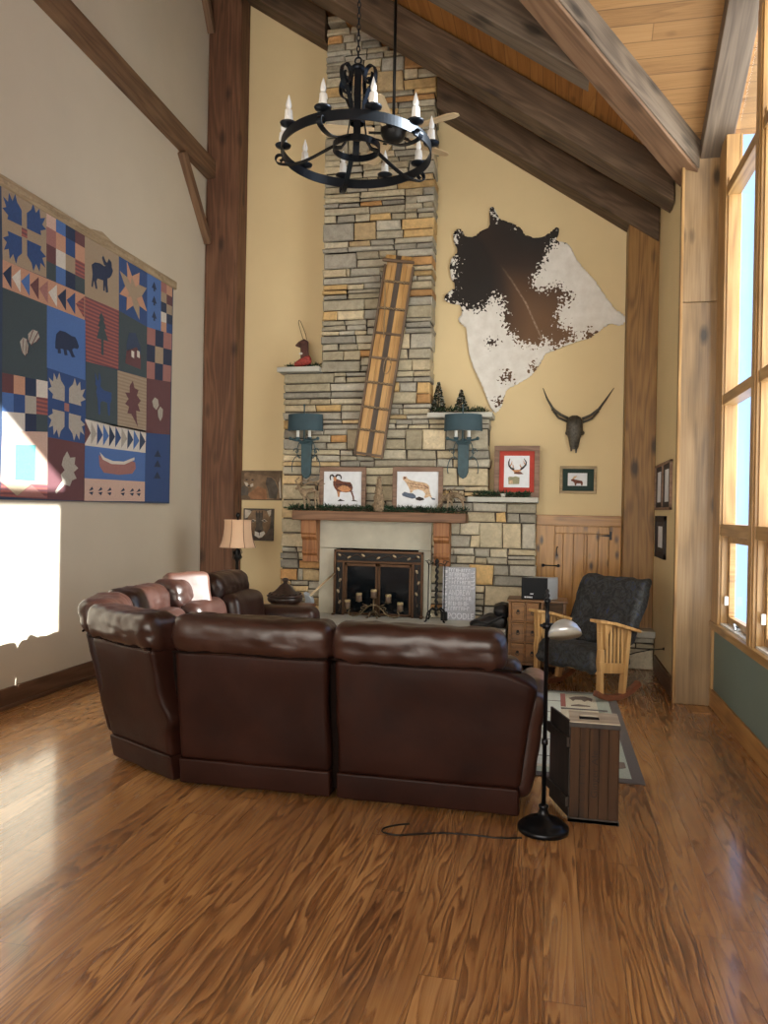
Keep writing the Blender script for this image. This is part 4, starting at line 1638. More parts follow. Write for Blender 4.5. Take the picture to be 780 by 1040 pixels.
def geese(c, n, names, bg, d=-1):
    block(bg, c)
    for i in range(n):
        a, e = i / n, (i + .92) / n
        sub_(names[i % len(names)], c, [(a, .5), (e, .08), (e, .92)] if d < 0 else [(e, .5), (a, .08), (a, .92)], 2)


def paw(c, fg, bg, mid):
    block(bg, c)
    for su, sv in ((0, 0), (1, 0), (0, 1), (1, 1)):
        f = lambda u, v: (u if su == 0 else 1 - u, v if sv == 0 else 1 - v)
        sub_(fg, c, [f(*p) for p in ((.44, .42), (.44, .20), (.34, .12), (.30, .02), (.24, .14), (.16, .05), (.14, .18), (.03, .14), (.10, .26), (.01, .30), (.14, .36), (.12, .42))], 2)
    sub_(mid, c, [(.44, .44), (.56, .44), (.56, .56), (.44, .56)], 2)


# backing and binding
edge = [(0.3, 189), (175.5, 289), (171, 512.5), (150, 511), (100, 508), (50, 506), (-4, 504)]
tl, tr_, br_, bl_ = P(0, 187.5, X=XQ), P(176, 290, X=XQ), P(171, 512, X=XQ), P(0, 506, X=XQ)
y0q, y1q = tl.y - .10, tr_.y
qb.box((XL + .006, y0q - .0, 1.575), (XQ + .001, y1q, 3.87), qm.index('slate'))
# blocks, read from the photograph row by row
c = [A(5, 72), A(183, 165), A(183, 437), A(10, 365)]
paw(c, 'mid', 'tan', 'redstripe')
c = [A(10, 365), A(335, 505), A(335, 605), A(10, 475)]
geese(c, 9, ['navy', 'white', 'blue', 'maroon', 'rose', 'white', 'navy', 'mid', 'redstripe'], 'peach')
c = [A(183, 165), A(335, 258), A(335, 505), A(183, 437)]
checker(c, 4, 4, ['pink', 'blue', 'navy', 'maroon', 'rose', 'peach', 'mid', 'peach', 'maroon', 'white', 'tan', 'redstripe', 'dkgreen', 'blue', 'navy', 'dkgreen'])
c = [A(335, 258), A(470, 345), A(470, 567), A(335, 510)]
block('tan', c)
q_('navy', [A(362, 385), A(375, 376), A(395, 380), A(412, 392), A(428, 385), A(440, 392), A(446, 410), A(440, 428), A(432, 438), A(424, 440), A(424, 462), A(427, 495), A(419, 496), A(415, 462), A(413, 490), A(408, 488), A(408, 448), A(385, 440), A(380, 450), A(384, 482), A(378, 480), A(370, 446), A(366, 475), A(361, 470), A(366, 425)], 2)
q_('navy', [A(412, 388), A(403, 358), A(408, 350), A(418, 374), A(424, 378), A(430, 362), A(440, 376), A(442, 392)], 2)
c = [A(335, 510), A(470, 567), B_(468, 138), B_(340, 105)]
block('redstripe', c)
q_('dkgreen', [A(400, 575), A(414, 606), A(408, 606), A(420, 640), A(412, 640), A(428, 690), A(409, 684), A(409, 745), A(400, 742), A(400, 682), A(382, 676), A(394, 632), A(387, 630), A(396, 600), A(390, 598)], 2)
c = [A(470, 345), A(582, 415), A(582, 632), A(470, 567)]
block('mid', c)
sub_('tan', c, [(.28, .05), (.45, .25), (.72, .10), (.70, .32), (.98, .30), (.80, .50), (.98, .72), (.72, .70), (.72, .95), (.5, .76), (.26, .92), (.28, .68), (.02, .70), (.22, .50), (.03, .28), (.30, .32)], 2)
sub_('peach', c, [(.28, .05), (.45, .25), (.40, .40), (.30, .32)], 3)
sub_('peach', c, [(.72, .10), (.70, .32), (.58, .40), (.45, .25)], 3)
sub_('peach', c, [(.98, .72), (.72, .70), (.62, .60), (.80, .50)], 3)
sub_('peach', c, [(.26, .92), (.5, .76), (.42, .62), (.28, .68)], 3)
sub_('peach', c, [(.02, .70), (.22, .50), (.35, .58), (.28, .68)], 3)
c = [A(470, 567), A(582, 632), B_(580, 172), B_(468, 138)]
block('dkgreen', c)
q_('slate', [A(500, 700), A(510, 655), A(535, 655), A(556, 715), A(556, 745), A(540, 712), A(502, 730)], 2)
q_('maroon', [A(496, 770), A(500, 725), A(540, 712), A(556, 745), A(556, 800), A(496, 776)], 2)
for x in (523, 545):
    q_('white', [A(x - 4, 725), A(x + 6, 730), A(x + 6, 756), A(x - 4, 750)], 3)
c = [A(582, 415), A(637, 450), A(637, 650), A(582, 632)]
block('blue', c)
for v in (.18, .45, .74):
    sub_('navy', c, [(.5, v - .08), (.68, v + .05), (.56, v + .05), (.56, v + .10), (.46, v + .10), (.46, v + .05), (.34, v + .05)], 2)
c = [A(637, 450), A(682, 478), A(680, 660), A(637, 650)]
checker(c, 2, 5, ['rose', 'peach', 'tan', 'maroon', 'navy', 'tan', 'white', 'navy', 'peach', 'mid'])
c = [A(582, 632), A(680, 660), B_(676, 187), B_(580, 172)]
checker(c, 3, 3, ['rose', 'navy', 'rose', 'navy', 'tan', 'navy', 'rose', 'navy', 'rose'])
c = [A(10, 475), A(185, 545), B_(185, 185), B_(8, 150)]
block('dkgreen', c)
for pts in ([A(78, 690), A(90, 674), A(104, 680), A(110, 705), A(106, 735), A(98, 746), A(86, 730)], [A(110, 660), A(128, 642), A(148, 650), A(154, 672), A(140, 690), A(122, 702), A(112, 688)]):
    q_('grey', pts, 2)
    m_ = (sum(p[0] for p in pts) / len(pts), sum(p[1] for p in pts) / len(pts))
    for i in range(3):
        a_, b2 = pts[i + 1], pts[-1 - i]
        q_('maroon', [a_, (a_[0] + .3, a_[1] + 1.3), (b2[0] + .2, b2[1] + 1.2), b2], 3)
c = [A(185, 545), A(337, 605), B_(337, 180), B_(185, 130)]
block('blue', c)
q_('navy', [A(218, 690), A(222, 660), A(236, 646), A(258, 652), A(282, 668), A(296, 672), A(304, 688), A(311, 710), A(306, 720), A(292, 716), A(284, 722), A(290, 740), A(297, 752), A(284, 752), A(272, 726), A(262, 722), A(266, 744), A(255, 744), A(250, 720), A(238, 718), A(240, 738), A(228, 736), A(228, 722), A(218, 716)], 2)
c = [B_(8, 150), B_(188, 185), B_(188, 385), B_(8, 380)]
checker(c, 4, 3, ['maroon', 'peach', 'navy', 'white', 'blue', 'mid', 'grey', 'redstripe', 'white', 'white', 'navy', 'dkgreen'])
c = [B_(188, 130), B_(340, 182), B_(336, 432), B_(188, 405)]
paw(c, 'grey', 'mid', 'rose')
c = [B_(340, 105), B_(465, 140), B_(465, 365), B_(340, 335)]
block('dkgreen', c)
q_('mid', [B_(375, 150), B_(384, 180), B_(390, 180), B_(392, 148), B_(398, 178), B_(396, 205), B_(410, 220), B_(440, 230), B_(440, 260), B_(434, 275), B_(434, 320), B_(428, 320), B_(424, 270), B_(404, 262), B_(396, 270), B_(396, 316), B_(389, 316), B_(386, 255), B_(380, 225), B_(384, 205), B_(376, 196), B_(378, 182)], 2)
c = [B_(465, 140), B_(580, 172), B_(578, 388), B_(465, 365)]
block('tanstripe', c)
leaf = [(.42, .22), (.52, .12), (.58, .24), (.72, .26), (.66, .36), (.80, .44), (.70, .52), (.78, .64), (.64, .64), (.66, .80), (.70, .92), (.60, .82), (.48, .72), (.34, .72), (.40, .60), (.26, .56), (.38, .46), (.26, .36), (.42, .34)]
sub_('maroon', c, leaf, 2)
c = [B_(336, 333), B_(578, 380), B_(575, 468), B_(335, 438)]
geese(c, 10, ['maroon', 'grey', 'mid', 'blue', 'navy', 'mid', 'grey', 'slate', 'blue', 'slate'], 'white', 1)
c = [B_(580, 172), B_(676, 187), B_(672, 396), B_(578, 388)]
block('maroon', c)
for pts in ([B_(602, 262), B_(612, 248), B_(624, 256), B_(628, 280), B_(618, 298), B_(606, 285)], [B_(624, 300), B_(634, 284), B_(644, 296), B_(642, 325), B_(634, 342), B_(626, 325)]):
    q_('grey', pts, 2)
c = [B_(578, 388), B_(672, 396), B_(668, 662), B_(572, 660)]
block('mid', c)
for v in (.3, .45, .62):
    sub_('navy', c, [(.5, v - .06), (.64, v + .04), (.36, v + .04)], 2)
c = [B_(8, 380), B_(188, 385), B_(186, 652), B_(0, 640)]
block('pink', c)
sub_('teal', c, rect_(c, .30, .20, .74, .74), 2)
c2 = [bl(c, 0, .78), bl(c, 1, .78), bl(c, 1, 1), bl(c, 0, 1)]
q_('redstripe', c2, 2)
sub_('tan', c2, [(.0, .0), (.35, .9), (.66, .0)], 3)
sub_('rose', c2, [(.36, .9), (.66, .1), (.98, .9)], 3)
c = [B_(188, 405), B_(336, 432), B_(333, 658), B_(186, 652)]
block('maroon', c)
sub_('grey', c, [(1 - u, v) if False else (u, v) for u, v in ((.42, .30), (.52, .18), (.60, .28), (.74, .26), (.72, .38), (.82, .44), (.70, .52), (.78, .62), (.66, .66), (.60, .76), (.46, .74), (.24, .90), (.21, .86), (.40, .68), (.36, .58), (.46, .50), (.38, .42))], 2)
c = [B_(335, 438), B_(575, 468), B_(573, 582), B_(332, 568)]
block('blue', c)
q_('rose', [B_(390, 475), B_(405, 490), B_(440, 508), B_(490, 510), B_(522, 500), B_(534, 505), B_(536, 530), B_(522, 550), B_(470, 555), B_(410, 546), B_(394, 520)], 2)
q_('white', [B_(394, 466), B_(412, 486), B_(445, 500), B_(490, 502), B_(530, 486), B_(530, 496), B_(490, 514), B_(440, 512), B_(405, 494)], 3)
c = [B_(332, 568), B_(573, 582), B_(572, 660), B_(332, 658)]
block('pink', c)
for u in (.12, .27, .42, .64, .79, .90):
    sub_('navy', c, [(u - .04, .55), (u + .01, .36), (u + .03, .48)], 2)
    sub_('navy', c, [(u - .04, .62), (u + .03, .58), (u + .01, .74)], 2)
qb.build('quilt_panel', qmats, qt)
rl = MB()
m_rail = wood('carved_rail', (.20, .14, .08), (.36, .27, .17), (.48, .38, .26), .6, axis=1, sc=2, rings=6, knots=0)
rl.rbox((XL, y0q - .02, 3.86), (XL + .045, y1q + .06, 3.945), .012, 30)
ym = P(100, 237, X=XL).y
rl.prism([(XL + .002, ym - .18, 3.945), (XL + .002, ym - .10, 3.965), (XL + .002, ym, 3.985), (XL + .002, ym + .10, 3.965), (XL + .002, ym + .18, 3.945)], (.035, 0, 0))
for i in range(34):
    yy = y0q + .02 + i * (y1q - y0q) / 33
    rl.ell((XL + .045, yy, 3.90), (.006, .025, .022), 8, 5)
rl.build('hanging_rail', m_rail, qt)

# ------------------------------------------------------------------ sconces


def sconce(px, label):
    c = P(px, 430, Y=8.15)
    t = thing('wall_sconce', label, 'wall lamp', (c.x, YF, 2.0), 'blue wall sconces on the stonework')
    x = c.x
    Z = lambda py: P(px, py, Y=8.18).z
    s = MB()
    s.lathe([(.205, Z(438)), (.200, Z(421))], (x, 8.20, 0), 28, 0, None, PI, 2 * PI, True, 1, .62)
    s.lathe([(.198, Z(421)), (.203, Z(438))], (x, 8.20, 0), 28, 1, None, PI, 2 * PI, True, 1, .60)
    o = s.build('shade', [m_shade_t, m_inner], t)
    f = MB()
    f.box((x - .006, 8.14, Z(430)), (x + .006, 8.152, Z(413)))
    f.ell((x, 8.146, Z(412)), (.014, .014, .014), 8, 6)
    f.bar((x - .2, 8.2, Z(425)), (x + .2, 8.2, Z(425)), .008, .008)
    f.build('finial', m_teal, t)
    p = MB()
    zt, zb = Z(446), Z(485)
    w = .062
    p.prism([(x - w, YF, zt - .02), (x - .02, YF, zt + .012), (x + .02, YF, zt + .012), (x + w, YF, zt - .02), (x + w * .92, YF, zb + .06), (x + .035, YF, zb + .01), (x, YF, zb - .012), (x - .035, YF, zb + .01), (x - w * .92, YF, zb + .06)], (0, -.035, 0))
    p.box((x - w * 1.15, YF - .05, zt - .05), (x + w * 1.15, YF, zt - .015))
    p.build('back_plate', m_teal, t, bevel=.006)
    a = MB()
    a.tube([(x - .155, 8.15, zt + .0), (x - .10, 8.14, zt - .015), (x, 8.17, zt - .03), (x + .10, 8.14, zt - .015), (x + .155, 8.15, zt + .0)], .011, 7)
    a.tube([(x, YF - .01, zt - .03), (x, 8.15, zt - .03), (x, 8.15, Z(421))], .009, 7)
    for sg_ in (-1, 1):
        a.ell((x + sg_ * .16, 8.15, zt + .005), (.02, .015, .02), 8, 6)
    a.build('arm', m_teal, t)
    sc_ = MB()
    for sg_ in (-1, 1):
        sc_.tube([(x + sg_ * (.06 + .085 * u + .03 * math.sin(u * 9)), 8.235, zt - .06 - .26 * u + .05 * math.cos(u * 9)) for u in [i / 22 for i in range(23)]], .005, 5)
        sc_.tube([(x + sg_ * (.115 + .035 * math.cos(q * .5) * (1 - q / 16)), 8.235, zt - .13 + .04 * math.sin(q * .5) * (1 - q / 16)) for q in range(15)], .005, 5)
    sc_.build('scroll', m_teal, t)
    for sg_ in (-1, 1):
        k_ = MB()
        xx = x + sg_ * .068
        k_.lathe([(.018, zt - .01), (.030, zt + .012), (.024, zt + .016), (.017, zt + .018)], (xx, 8.14, 0), 12, 1)
        k_.lathe([(.017, zt + .018), (.017, Z(436) + .01), (.010, Z(432))], (xx, 8.14, 0), 12, 0)
        k_.build('candle', [m_candle, m_teal], t)
    return t


sconce(309, 'blue-shaded wall sconce below the ledge with the red boot ornament')
sconce(470, 'blue-shaded wall sconce below the ledge with the two frosted trees')

# ------------------------------------------------------------------ toboggan hung on the chimney
tb = thing('toboggan', 'old wooden slatted toboggan hung slanting on the chimney stones', 'toboggan', P(376, 466, Y=8.2))
tlc, trc = P(390.5, 270, Y=8.20), P(421.5, 271, Y=8.20)
blc, brc_ = P(358, 460, Y=8.20), P(391, 467, Y=8.20)
dn = ((blc + brc_) / 2 - (tlc + trc) / 2).normalized()
rt_ = (trc - tlc).normalized()
rt_ = (rt_ - dn * rt_.dot(dn)).normalized()
W_ = (trc - tlc).length * .985
L_ = ((blc + brc_) / 2 - (tlc + trc) / 2).length
T0 = (tlc + trc) / 2
TP = lambda u, v, o: T0 + rt_ * (u * W_ / 2) + dn * (v * L_) + V((0, -o, 0))
m_slat = wood('varnished_slat', (.23, .11, .03), (.50, .28, .09), (.66, .42, .18), .42, rings=6, knots=.3, coat=.3)
m_slat_d = wood('dark_slat', (.03, .022, .018), (.075, .055, .042), (.13, .10, .08), .55, rings=6, knots=.2)
m_edge = wood('toboggan_edge', (.045, .028, .018), (.12, .075, .045), (.22, .15, .10), .5, rings=6, knots=0)
for u0, u1, mm in ((-.86, -.52, m_slat), (-.50, -.20, m_slat), (-.18, .16, m_slat_d), (.18, .50, m_slat), (.52, .86, m_slat)):
    b = MB()
    cs = [(0, 0), (1.0, 0)]
    prof = [(1.0, .0), (.3, .0), (.06, .0), (.0, .004), (-.03, .02), (-.045, .05), (-.04, .085), (-.02, .11)]
    vs = []
    for v_, o_ in prof:
        for uu in (u0, u1):
            vs.append(TP(uu, v_, o_))
    fs_ = [(2 * i, 2 * i + 1, 2 * i + 3, 2 * i + 2) for i in range(len(prof) - 1)]
    b.add(vs, fs_)
    o = b.build('slat', mm, tb, frame=frame_x(TP(0, 1, 0), TP(0, 0, 0), (0, -1, 0)))
    so = o.modifiers.new('solid', 'SOLIDIFY')
    so.thickness = .010
    so.offset = 0
for sg_ in (-1, 1):
    b = MB()
    b.bar(TP(sg_ * .93, -.0, .02), TP(sg_ * .93, 1.005, .02), .022, .045, 0, (0, -1, 0))
    b.build('side_rail', m_edge, tb, frame=frame_x(TP(sg_, 1, 0), TP(sg_, 0, 0), (0, -1, 0)), bevel=.004)
for i, v_ in enumerate((.085, .225, .355, .485, .615, .745, .865, .99)):
    b = MB()
    b.bar(TP(-.96, v_, .018), TP(.96, v_, .018), .026, .018, 0, (0, -1, 0))
    b.build('crossbar', m_edge, tb, bevel=.004)
b = MB()
b.bar(TP(-1.05, -.012, .10), TP(1.05, -.012, .10), .03, .03, 0, (0, -1, 0))
b.build('crossbar', m_edge, tb, bevel=.006)
m_rope = plain('old_rope', (.30, .22, .13), .9, var=.3, scale=80, bump=.3)
for i, v_ in enumerate((.085, .225, .615, .745, .865)):
    b = MB()
    b.tube([TP(-.9 + 1.8 * k_ / 24, v_ + .004 * math.sin(k_ * 2.1), .036 + .006 * math.cos(k_ * 2.1)) for k_ in range(25)], .006, 5)
    b.build('lashing', m_rope, tb)
b = MB()
b.tube([TP(-.78 + .55 * k_ / 20, .08 + .30 * (k_ / 20) - .02 * math.sin(k_ / 20 * PI), .042) for k_ in range(21)], .006, 5)
b.tube([TP(.30 + .22 * math.cos(a_), .52 + .045 * math.sin(a_), .042) for a_ in [q * .4 for q in range(16)]], .005, 5)
b.build('pull_rope', m_rope, tb)

# ------------------------------------------------------------------ mantel figures
PM = lambda px, py, y=8.13: P(px, py, Y=y)
zm = 1.531
t = thing('carved_animal', 'brown carved antlered animal figure at the end of the mantel by the ram print', 'figurine', (PM(312, 505).x, 8.13, zm))
J = [(PM(315, 499), .030), (PM(308, 500), .030), (PM(303, 495), .022), (PM(300, 497), .014), (PM(322, 496), .026), (PM(314, 508), .013), (PM(314, 517), .011), (PM(309, 508, 8.10), .012), (PM(310, 517, 8.10), .011), (PM(323, 507), .013), (PM(324, 517), .011), (PM(320, 507, 8.1), .012), (PM(320.5, 517, 8.1), .011)]
skin_body('body', J, [(0, 1), (1, 2), (2, 3), (0, 4), (1, 5), (5, 6), (1, 7), (7, 8), (4, 9), (9, 10), (4, 11), (11, 12)], m_drift, t)
b = MB()
for pts in ([(303, 493), (308, 488), (316, 489), (325, 494), (330, 491)], [(303, 494), (300, 488), (304, 485)], [(312, 489), (315, 485), (321, 484)], [(320, 492), (325, 487)], [(303, 495), (312, 491), (322, 489), (328, 486)]):
    b.tube([PM(*p) for p in pts], [.010 - .0013 * i for i in range(len(pts))], 6)
b.build('antlers', m_drift, t)

t = thing('carved_tree', 'carved tapered wooden tree figure in the middle of the mantel between the prints', 'figurine', (PM(385, 515).x, 8.12, zm))
b = MB()
xc = PM(385, 515).x
prof = [(.055, 0), (.062, .02), (.060, .07), (.05, .12), (.058, .13), (.052, .17), (.036, .215), (.044, .222), (.036, .27), (.022, .31), (.027, .316), (.014, .36), (.004, .385)]
b.lathe(prof, (xc, 8.12, zm), 14)
for v in b.v:
    n_ = mnoise.noise(v * 28) * .010
    d_ = V((v.x - xc, v.y - 8.12, 0))
    if d_.length > .003:
        v += d_.normalized() * n_
b.build('carving', m_drift, t)
for i in range(46):
    b = MB()
    u = rnd.random()
    a_ = rnd.uniform(PI, 2 * PI)
    r_ = .055 * (1 - u) + .010
    z_ = zm + .03 + .33 * u
    p = V((xc + r_ * math.cos(a_), 8.12 + r_ * math.sin(a_), z_))
    b.tube([p, p + V((math.cos(a_) * .014, math.sin(a_) * .014, .022))], [.007, .003], 5)
    b.build('bark_chip', m_drift, t)

t = thing('driftwood_animal', 'driftwood grazing horse figure on the mantel beside the wildcat print', 'figurine', (PM(458, 510).x, 8.13, zm))
J = [(PM(462, 502), .036), (PM(455, 503), .032), (PM(449, 507), .022), (PM(446, 513), .016), (PM(444, 517), .010), (PM(469, 504), .030), (PM(472, 509), .016), (PM(455, 511, 8.11), .010), (PM(454, 518, 8.11), .008), (PM(470, 512, 8.11), .010), (PM(471, 518, 8.11), .008), (PM(459, 511, 8.15), .010), (PM(459, 517, 8.15), .008)]
skin_body('body', J, [(0, 1), (1, 2), (2, 3), (3, 4), (0, 5), (5, 6), (1, 7), (7, 8), (5, 9), (9, 10), (1, 11), (11, 12)], m_drift, t)
b = MB()
for i in range(34):
    x0_ = rnd.uniform(447, 470)
    y0_ = 497 + abs(x0_ - 460) * .28 + rnd.uniform(0, 9)
    p = PM(x0_, y0_, 8.09 + rnd.uniform(0, .03))
    q2 = p + V((rnd.uniform(-.06, .06), rnd.uniform(-.01, .01), rnd.uniform(-.04, .03)))
    b.tube([p, p.lerp(q2, .5) + V((0, -.012, .01)), q2], [.003, .006, .003], 5)
b.build('driftwood_strips', m_drift, t)

# ------------------------------------------------------------------ chandelier
CX, CY, CZ, CR = -1.325, 5.0, 3.945, .50
ch = thing('chandelier', 'round black iron candle chandelier hanging on a chain in front of the chimney', 'chandelier', (CX, CY, 6.3))
b = MB()
n = 64
prof = [(CR - .004, -.032), (CR + .004, -.032), (CR + .004, .032), (CR - .004, .032), (CR - .004, -.032)]
b.lathe(prof, (CX, CY, CZ), 128, sm=False)
b.build('ring', m_iron, ch)
b = MB()
r2 = .155
b.lathe([(r2 - .004, -.022), (r2 + .004, -.022), (r2 + .004, .022), (r2 - .004, .022), (r2 - .004, -.022)], (CX, CY, CZ + .03), 40, sm=False)
b.build('inner_ring', m_iron, ch)
b = MB()
hub = CZ + .55
for a_ in (0, PI / 2, PI, 3 * PI / 2):
    d_ = V((math.cos(a_ + .3), math.sin(a_ + .3), 0))
    sd_ = V((-d_.y, d_.x, 0))
    b.ribbon([V((CX, CY, CZ)) + d_ * r_ + V((0, 0, z_)) for r_, z_ in ((.150, .02), (.10, .03), (.068, .08), (.052, .18), (.042, .32), (.036, .46), (.034, .55))], .045, .007, sd_)
b.lathe([(.04, 0), (.048, .008), (.048, .03), (.03, .045), (.014, .05)], (CX, CY, hub - .01), 16)
b.tube([(CX + .022 * math.cos(q), CY, hub + .065 + .022 * math.sin(q)) for q in [i * .45 for i in range(14)]], .006, 6, closed=True)
b.build('centre_stem', m_iron, ch)
for k_ in range(4):
    a_ = .3 + k_ * PI / 2 + PI / 4
    d_ = V((math.cos(a_), math.sin(a_), 0))
    b = MB()
    pts = []
    for i in range(30):
        q = i / 29
        ang = -PI * .5 + q * PI * 2.6
        rr = .075 * (1 - q * .55)
        pts.append(V((CX, CY, hub - .07)) + d_ * (.105 + rr * math.cos(ang) * .8) + V((0, 0, rr * math.sin(ang) * 1.1)))
    b.ribbon([V((CX, CY, hub - .36)) + d_ * .045, V((CX, CY, hub - .24)) + d_ * .06] + pts, .032, .006, V((-d_.y, d_.x, 0)))
    b.build('scroll', m_iron, ch)
for deg in (-154, -82, -10, 62, 134):
    # angle: 0 towards the camera, x grows with sin
    a_ = R(deg)
    d_ = V((math.sin(a_), -math.cos(a_), 0))
    b = MB()
    pts = []
    for i in range(16):
        q = i / 15
        pts.append(V((CX, CY, CZ)) + d_ * (.14 + (CR - .12) * q) + V((0, 0, .05 - .15 * math.sin(q * PI * .55) ** 1.2 + .03 * q)))
    e_ = pts[-1]
    for i in range(1, 16):
        ang = -PI / 2 + i * .42
        rr = .035 * (1 - i / 26)
        pts.append(e_ + d_ * (rr * math.cos(ang)) + V((0, 0, .035 + rr * math.sin(ang))))
    b.ribbon(pts, .034, .006, V((-d_.y, d_.x, 0)))
    b.build('strap', m_iron, ch)
for k_ in range(10):
    a_ = R(-10 + 36 * k_)
    d_ = V((math.sin(a_), -math.cos(a_), 0))
    base_ = V((CX, CY, CZ + .045)) + d_ * (CR + .0)
    pn = MB()
    pn.lathe([(.006, -.015), (.02, -.008), (.05, .002), (.055, .012), (.052, .012), (.012, .004)], base_, 18)
    pn.build('drip_pan', m_iron, ch)
    cd = MB()
    cd.lathe([(.024, .0), (.027, .03), (.024, .06), (.023, .09), (.016, .098)], base_ + V((0, 0, .004)), 14)
    for q in range(3):
        a2 = q * 2.1 + k_
        cd.tube([base_ + V((.021 * math.cos(a2), .021 * math.sin(a2), .095)), base_ + V((.024 * math.cos(a2), .024 * math.sin(a2), .06 - .012 * q))], [.004, .006], 6)
    cdl = cd.build('candle', m_candle, ch)
    bu = MB()
    bu.lathe([(.011, .095), (.018, .112), (.019, .127), (.012, .155), (.004, .182), (.0005, .19)], base_ + V((0, 0, .004)), 12)
    bu.build('bulb', plain('clear_bulb', (.80, .84, .86), .15, bump=0) if k_ == 0 else D.materials['clear_bulb'], cdl)
b = MB()
z_ = hub + .085
i = 0
ztop = 6.32
while z_ < ztop:
    ax = V((1, 0, 0)) if i % 2 else V((0, 1, 0))
    b.tube([V((CX, CY, z_ + .022)) + ax * (.011 * math.cos(q)) + V((0, 0, .024 * math.sin(q))) for q in [j_ * PI / 5 for j_ in range(10)]], .0035, 5, closed=True)
    z_ += .037
    i += 1
b.build('chain', m_iron, ch)
b = MB()
b.lathe([(.006, 6.30), (.06, 6.32), (.075, 6.36), (.075, 6.40)], (CX, CY, 0), 20)
b.build('ceiling_canopy', m_iron, ch)

# ------------------------------------------------------------------ ceiling fan
FX, FY, FZ = -1.44, 6.7, 4.92
fan = thing('ceiling_fan', 'pale wooden blade ceiling fan on a dark rod behind the chandelier', 'ceiling fan', (FX, FY, 6.4))
b = MB()
b.tube([(FX, FY, FZ + .08), (FX, FY, 6.40)], .014, 10)
b.build('downrod', m_black, fan)
b = MB()
b.lathe([(.05, -.10), (.09, -.07), (.115, -.02), (.115, .05), (.07, .09), (.02, .12)], (FX, FY, FZ), 24)
b.build('motor', m_black, fan)
m_blade = wood('maple_blade', (.44, .32, .19), (.62, .48, .30), (.72, .58, .40), .5, rings=4, knots=0)
for k_ in range(5):
    a_ = R(-3 + 72 * k_)
    d_ = V((math.sin(a_), -math.cos(a_), 0))
    s_ = V((-d_.y, d_.x, 0))
    b = MB()
    c_ = V((FX, FY, FZ - .02))
    pl = [c_ + d_ * r_ + s_ * w_ + V((0, 0, w_ * .22)) for r_, w_ in ((.17, -.055), (.58, -.075), (.635, -.05), (.65, 0), (.635, .05), (.58, .075), (.17, .055))]
    b.prism(pl, (0, 0, .008))
    bl_o = b.build('blade', m_blade, fan, frame=frame_x(c_, c_ + d_))
    b = MB()
    b.bar(c_ + d_ * .08, c_ + d_ * .22, .035, .008)
    b.build('bracket', m_black, bl_o) if False else b.build('blade_bracket', m_black, fan)

# ------------------------------------------------------------------ sectional sofa
so = thing('sectional_sofa', 'large L-shaped brown leather sectional sofa seen from behind', 'sofa', (-1.6, 5.0, 0))


class Loc:
    """local run: x along the back, y towards the seat"""
    def __init__(s, a, c):
        a, c = V(a), V(c)
        s.o = a
        s.x = (c - a).normalized()
        s.y = V((-s.x.y, s.x.x, 0))
        s.w = (c - a).length

    def f(s, lean=0.0, top=.9, pinch=0.0, flare=0.0):
        def g(p):
            z = p.z
            x = p.x
            if flare:
                x += flare * math.exp(-((z - .38) / .07) ** 2) * (1 if x > s.w / 2 else -1) * abs(x / s.w - .5) * 2
            if pinch:
                x = s.w / 2 + (x - s.w / 2) * (1 - pinch * math.sin(max(0, min(1, (z - .05) / .33)) * PI))
            q = s.o + s.x * x + s.y * (p.y - lean * z / top)
            return V((q.x, q.y, z))
        return g


def section(a, c, lean=.15, back=True, seat=True, skirt=True, seatw=.62, sd=1.0, roll=(0.0, 0.0), hi=0.0, flare=.0, splay=0.0):
    L = Loc(a, c)
    w = L.w
    # a run drawn left to right along +x has its seat at +y
    b = MB()
    g0 = L.f(lean, flare=flare)

    def g1(p):
        if splay and p.x > w * .8:
            u = (p.x - w * .8) / (w * .2)
            p = V((p.x + splay * u * (p.z / .775) ** 1.3, p.y, p.z - .085 * u * u * max(0, (p.z - .5) / .275)))
        return g0(p)
    b.rbox((.006, 0.0, .155), (w - .006, .22, .775 + hi), .032, 12, 0, g1, .008, 5, sd)
    b.build('back_panel', m_leather_shade, so)
    if skirt:
        b = MB()
        b.rbox((.004, -.008, .025), (w - .004, .10, .165), .012, 10, 0, L.f(lean, flare=flare * .3), .006, 7, sd + 3)
        b.build('skirt', m_leather_shade, so)
    b = MB()
    b.rbox((roll[0] - .022, -.022, .735 + hi), (w - roll[1] + (.022 if not roll[1] else 0), .235, .965 + hi), .088, 22, 0, L.f(lean), .009, 13, sd + 5)
    b.build('head_roll', m_leather, so)
    b = MB()           # welt between roll and panel
    b.tube([L.f(lean)(V((x * w, -.004, .772 + hi + .006 * math.sin(x * 9 + sd)))) for x in [i / 16 for i in range(17)]], .007, 6)
    b.build('piping', m_leather_gap_shade, so)
    if seat:
        b = MB()
        b.rbox((.01, .16, .30), (w - .01, .36, .80 + hi), .08, 8, 0, L.f(lean), .012, 6, sd + 7)
        b.build('back_cushion', m_leather, so)
        b = MB()
        b.rbox((.01, .24, .26), (w - .01, .24 + seatw, .47), .07, 8, 0, L.f(0), .010, 6, sd + 9)
        b.build('seat_cushion', m_leather, so)
        b = MB()
        b.rbox((.01, .10, .04), (w - .01, .20 + seatw, .27), .03, 6, 0, L.f(0), .005, 6, sd + 11)
        b.build('base', m_leather, so)
    return L


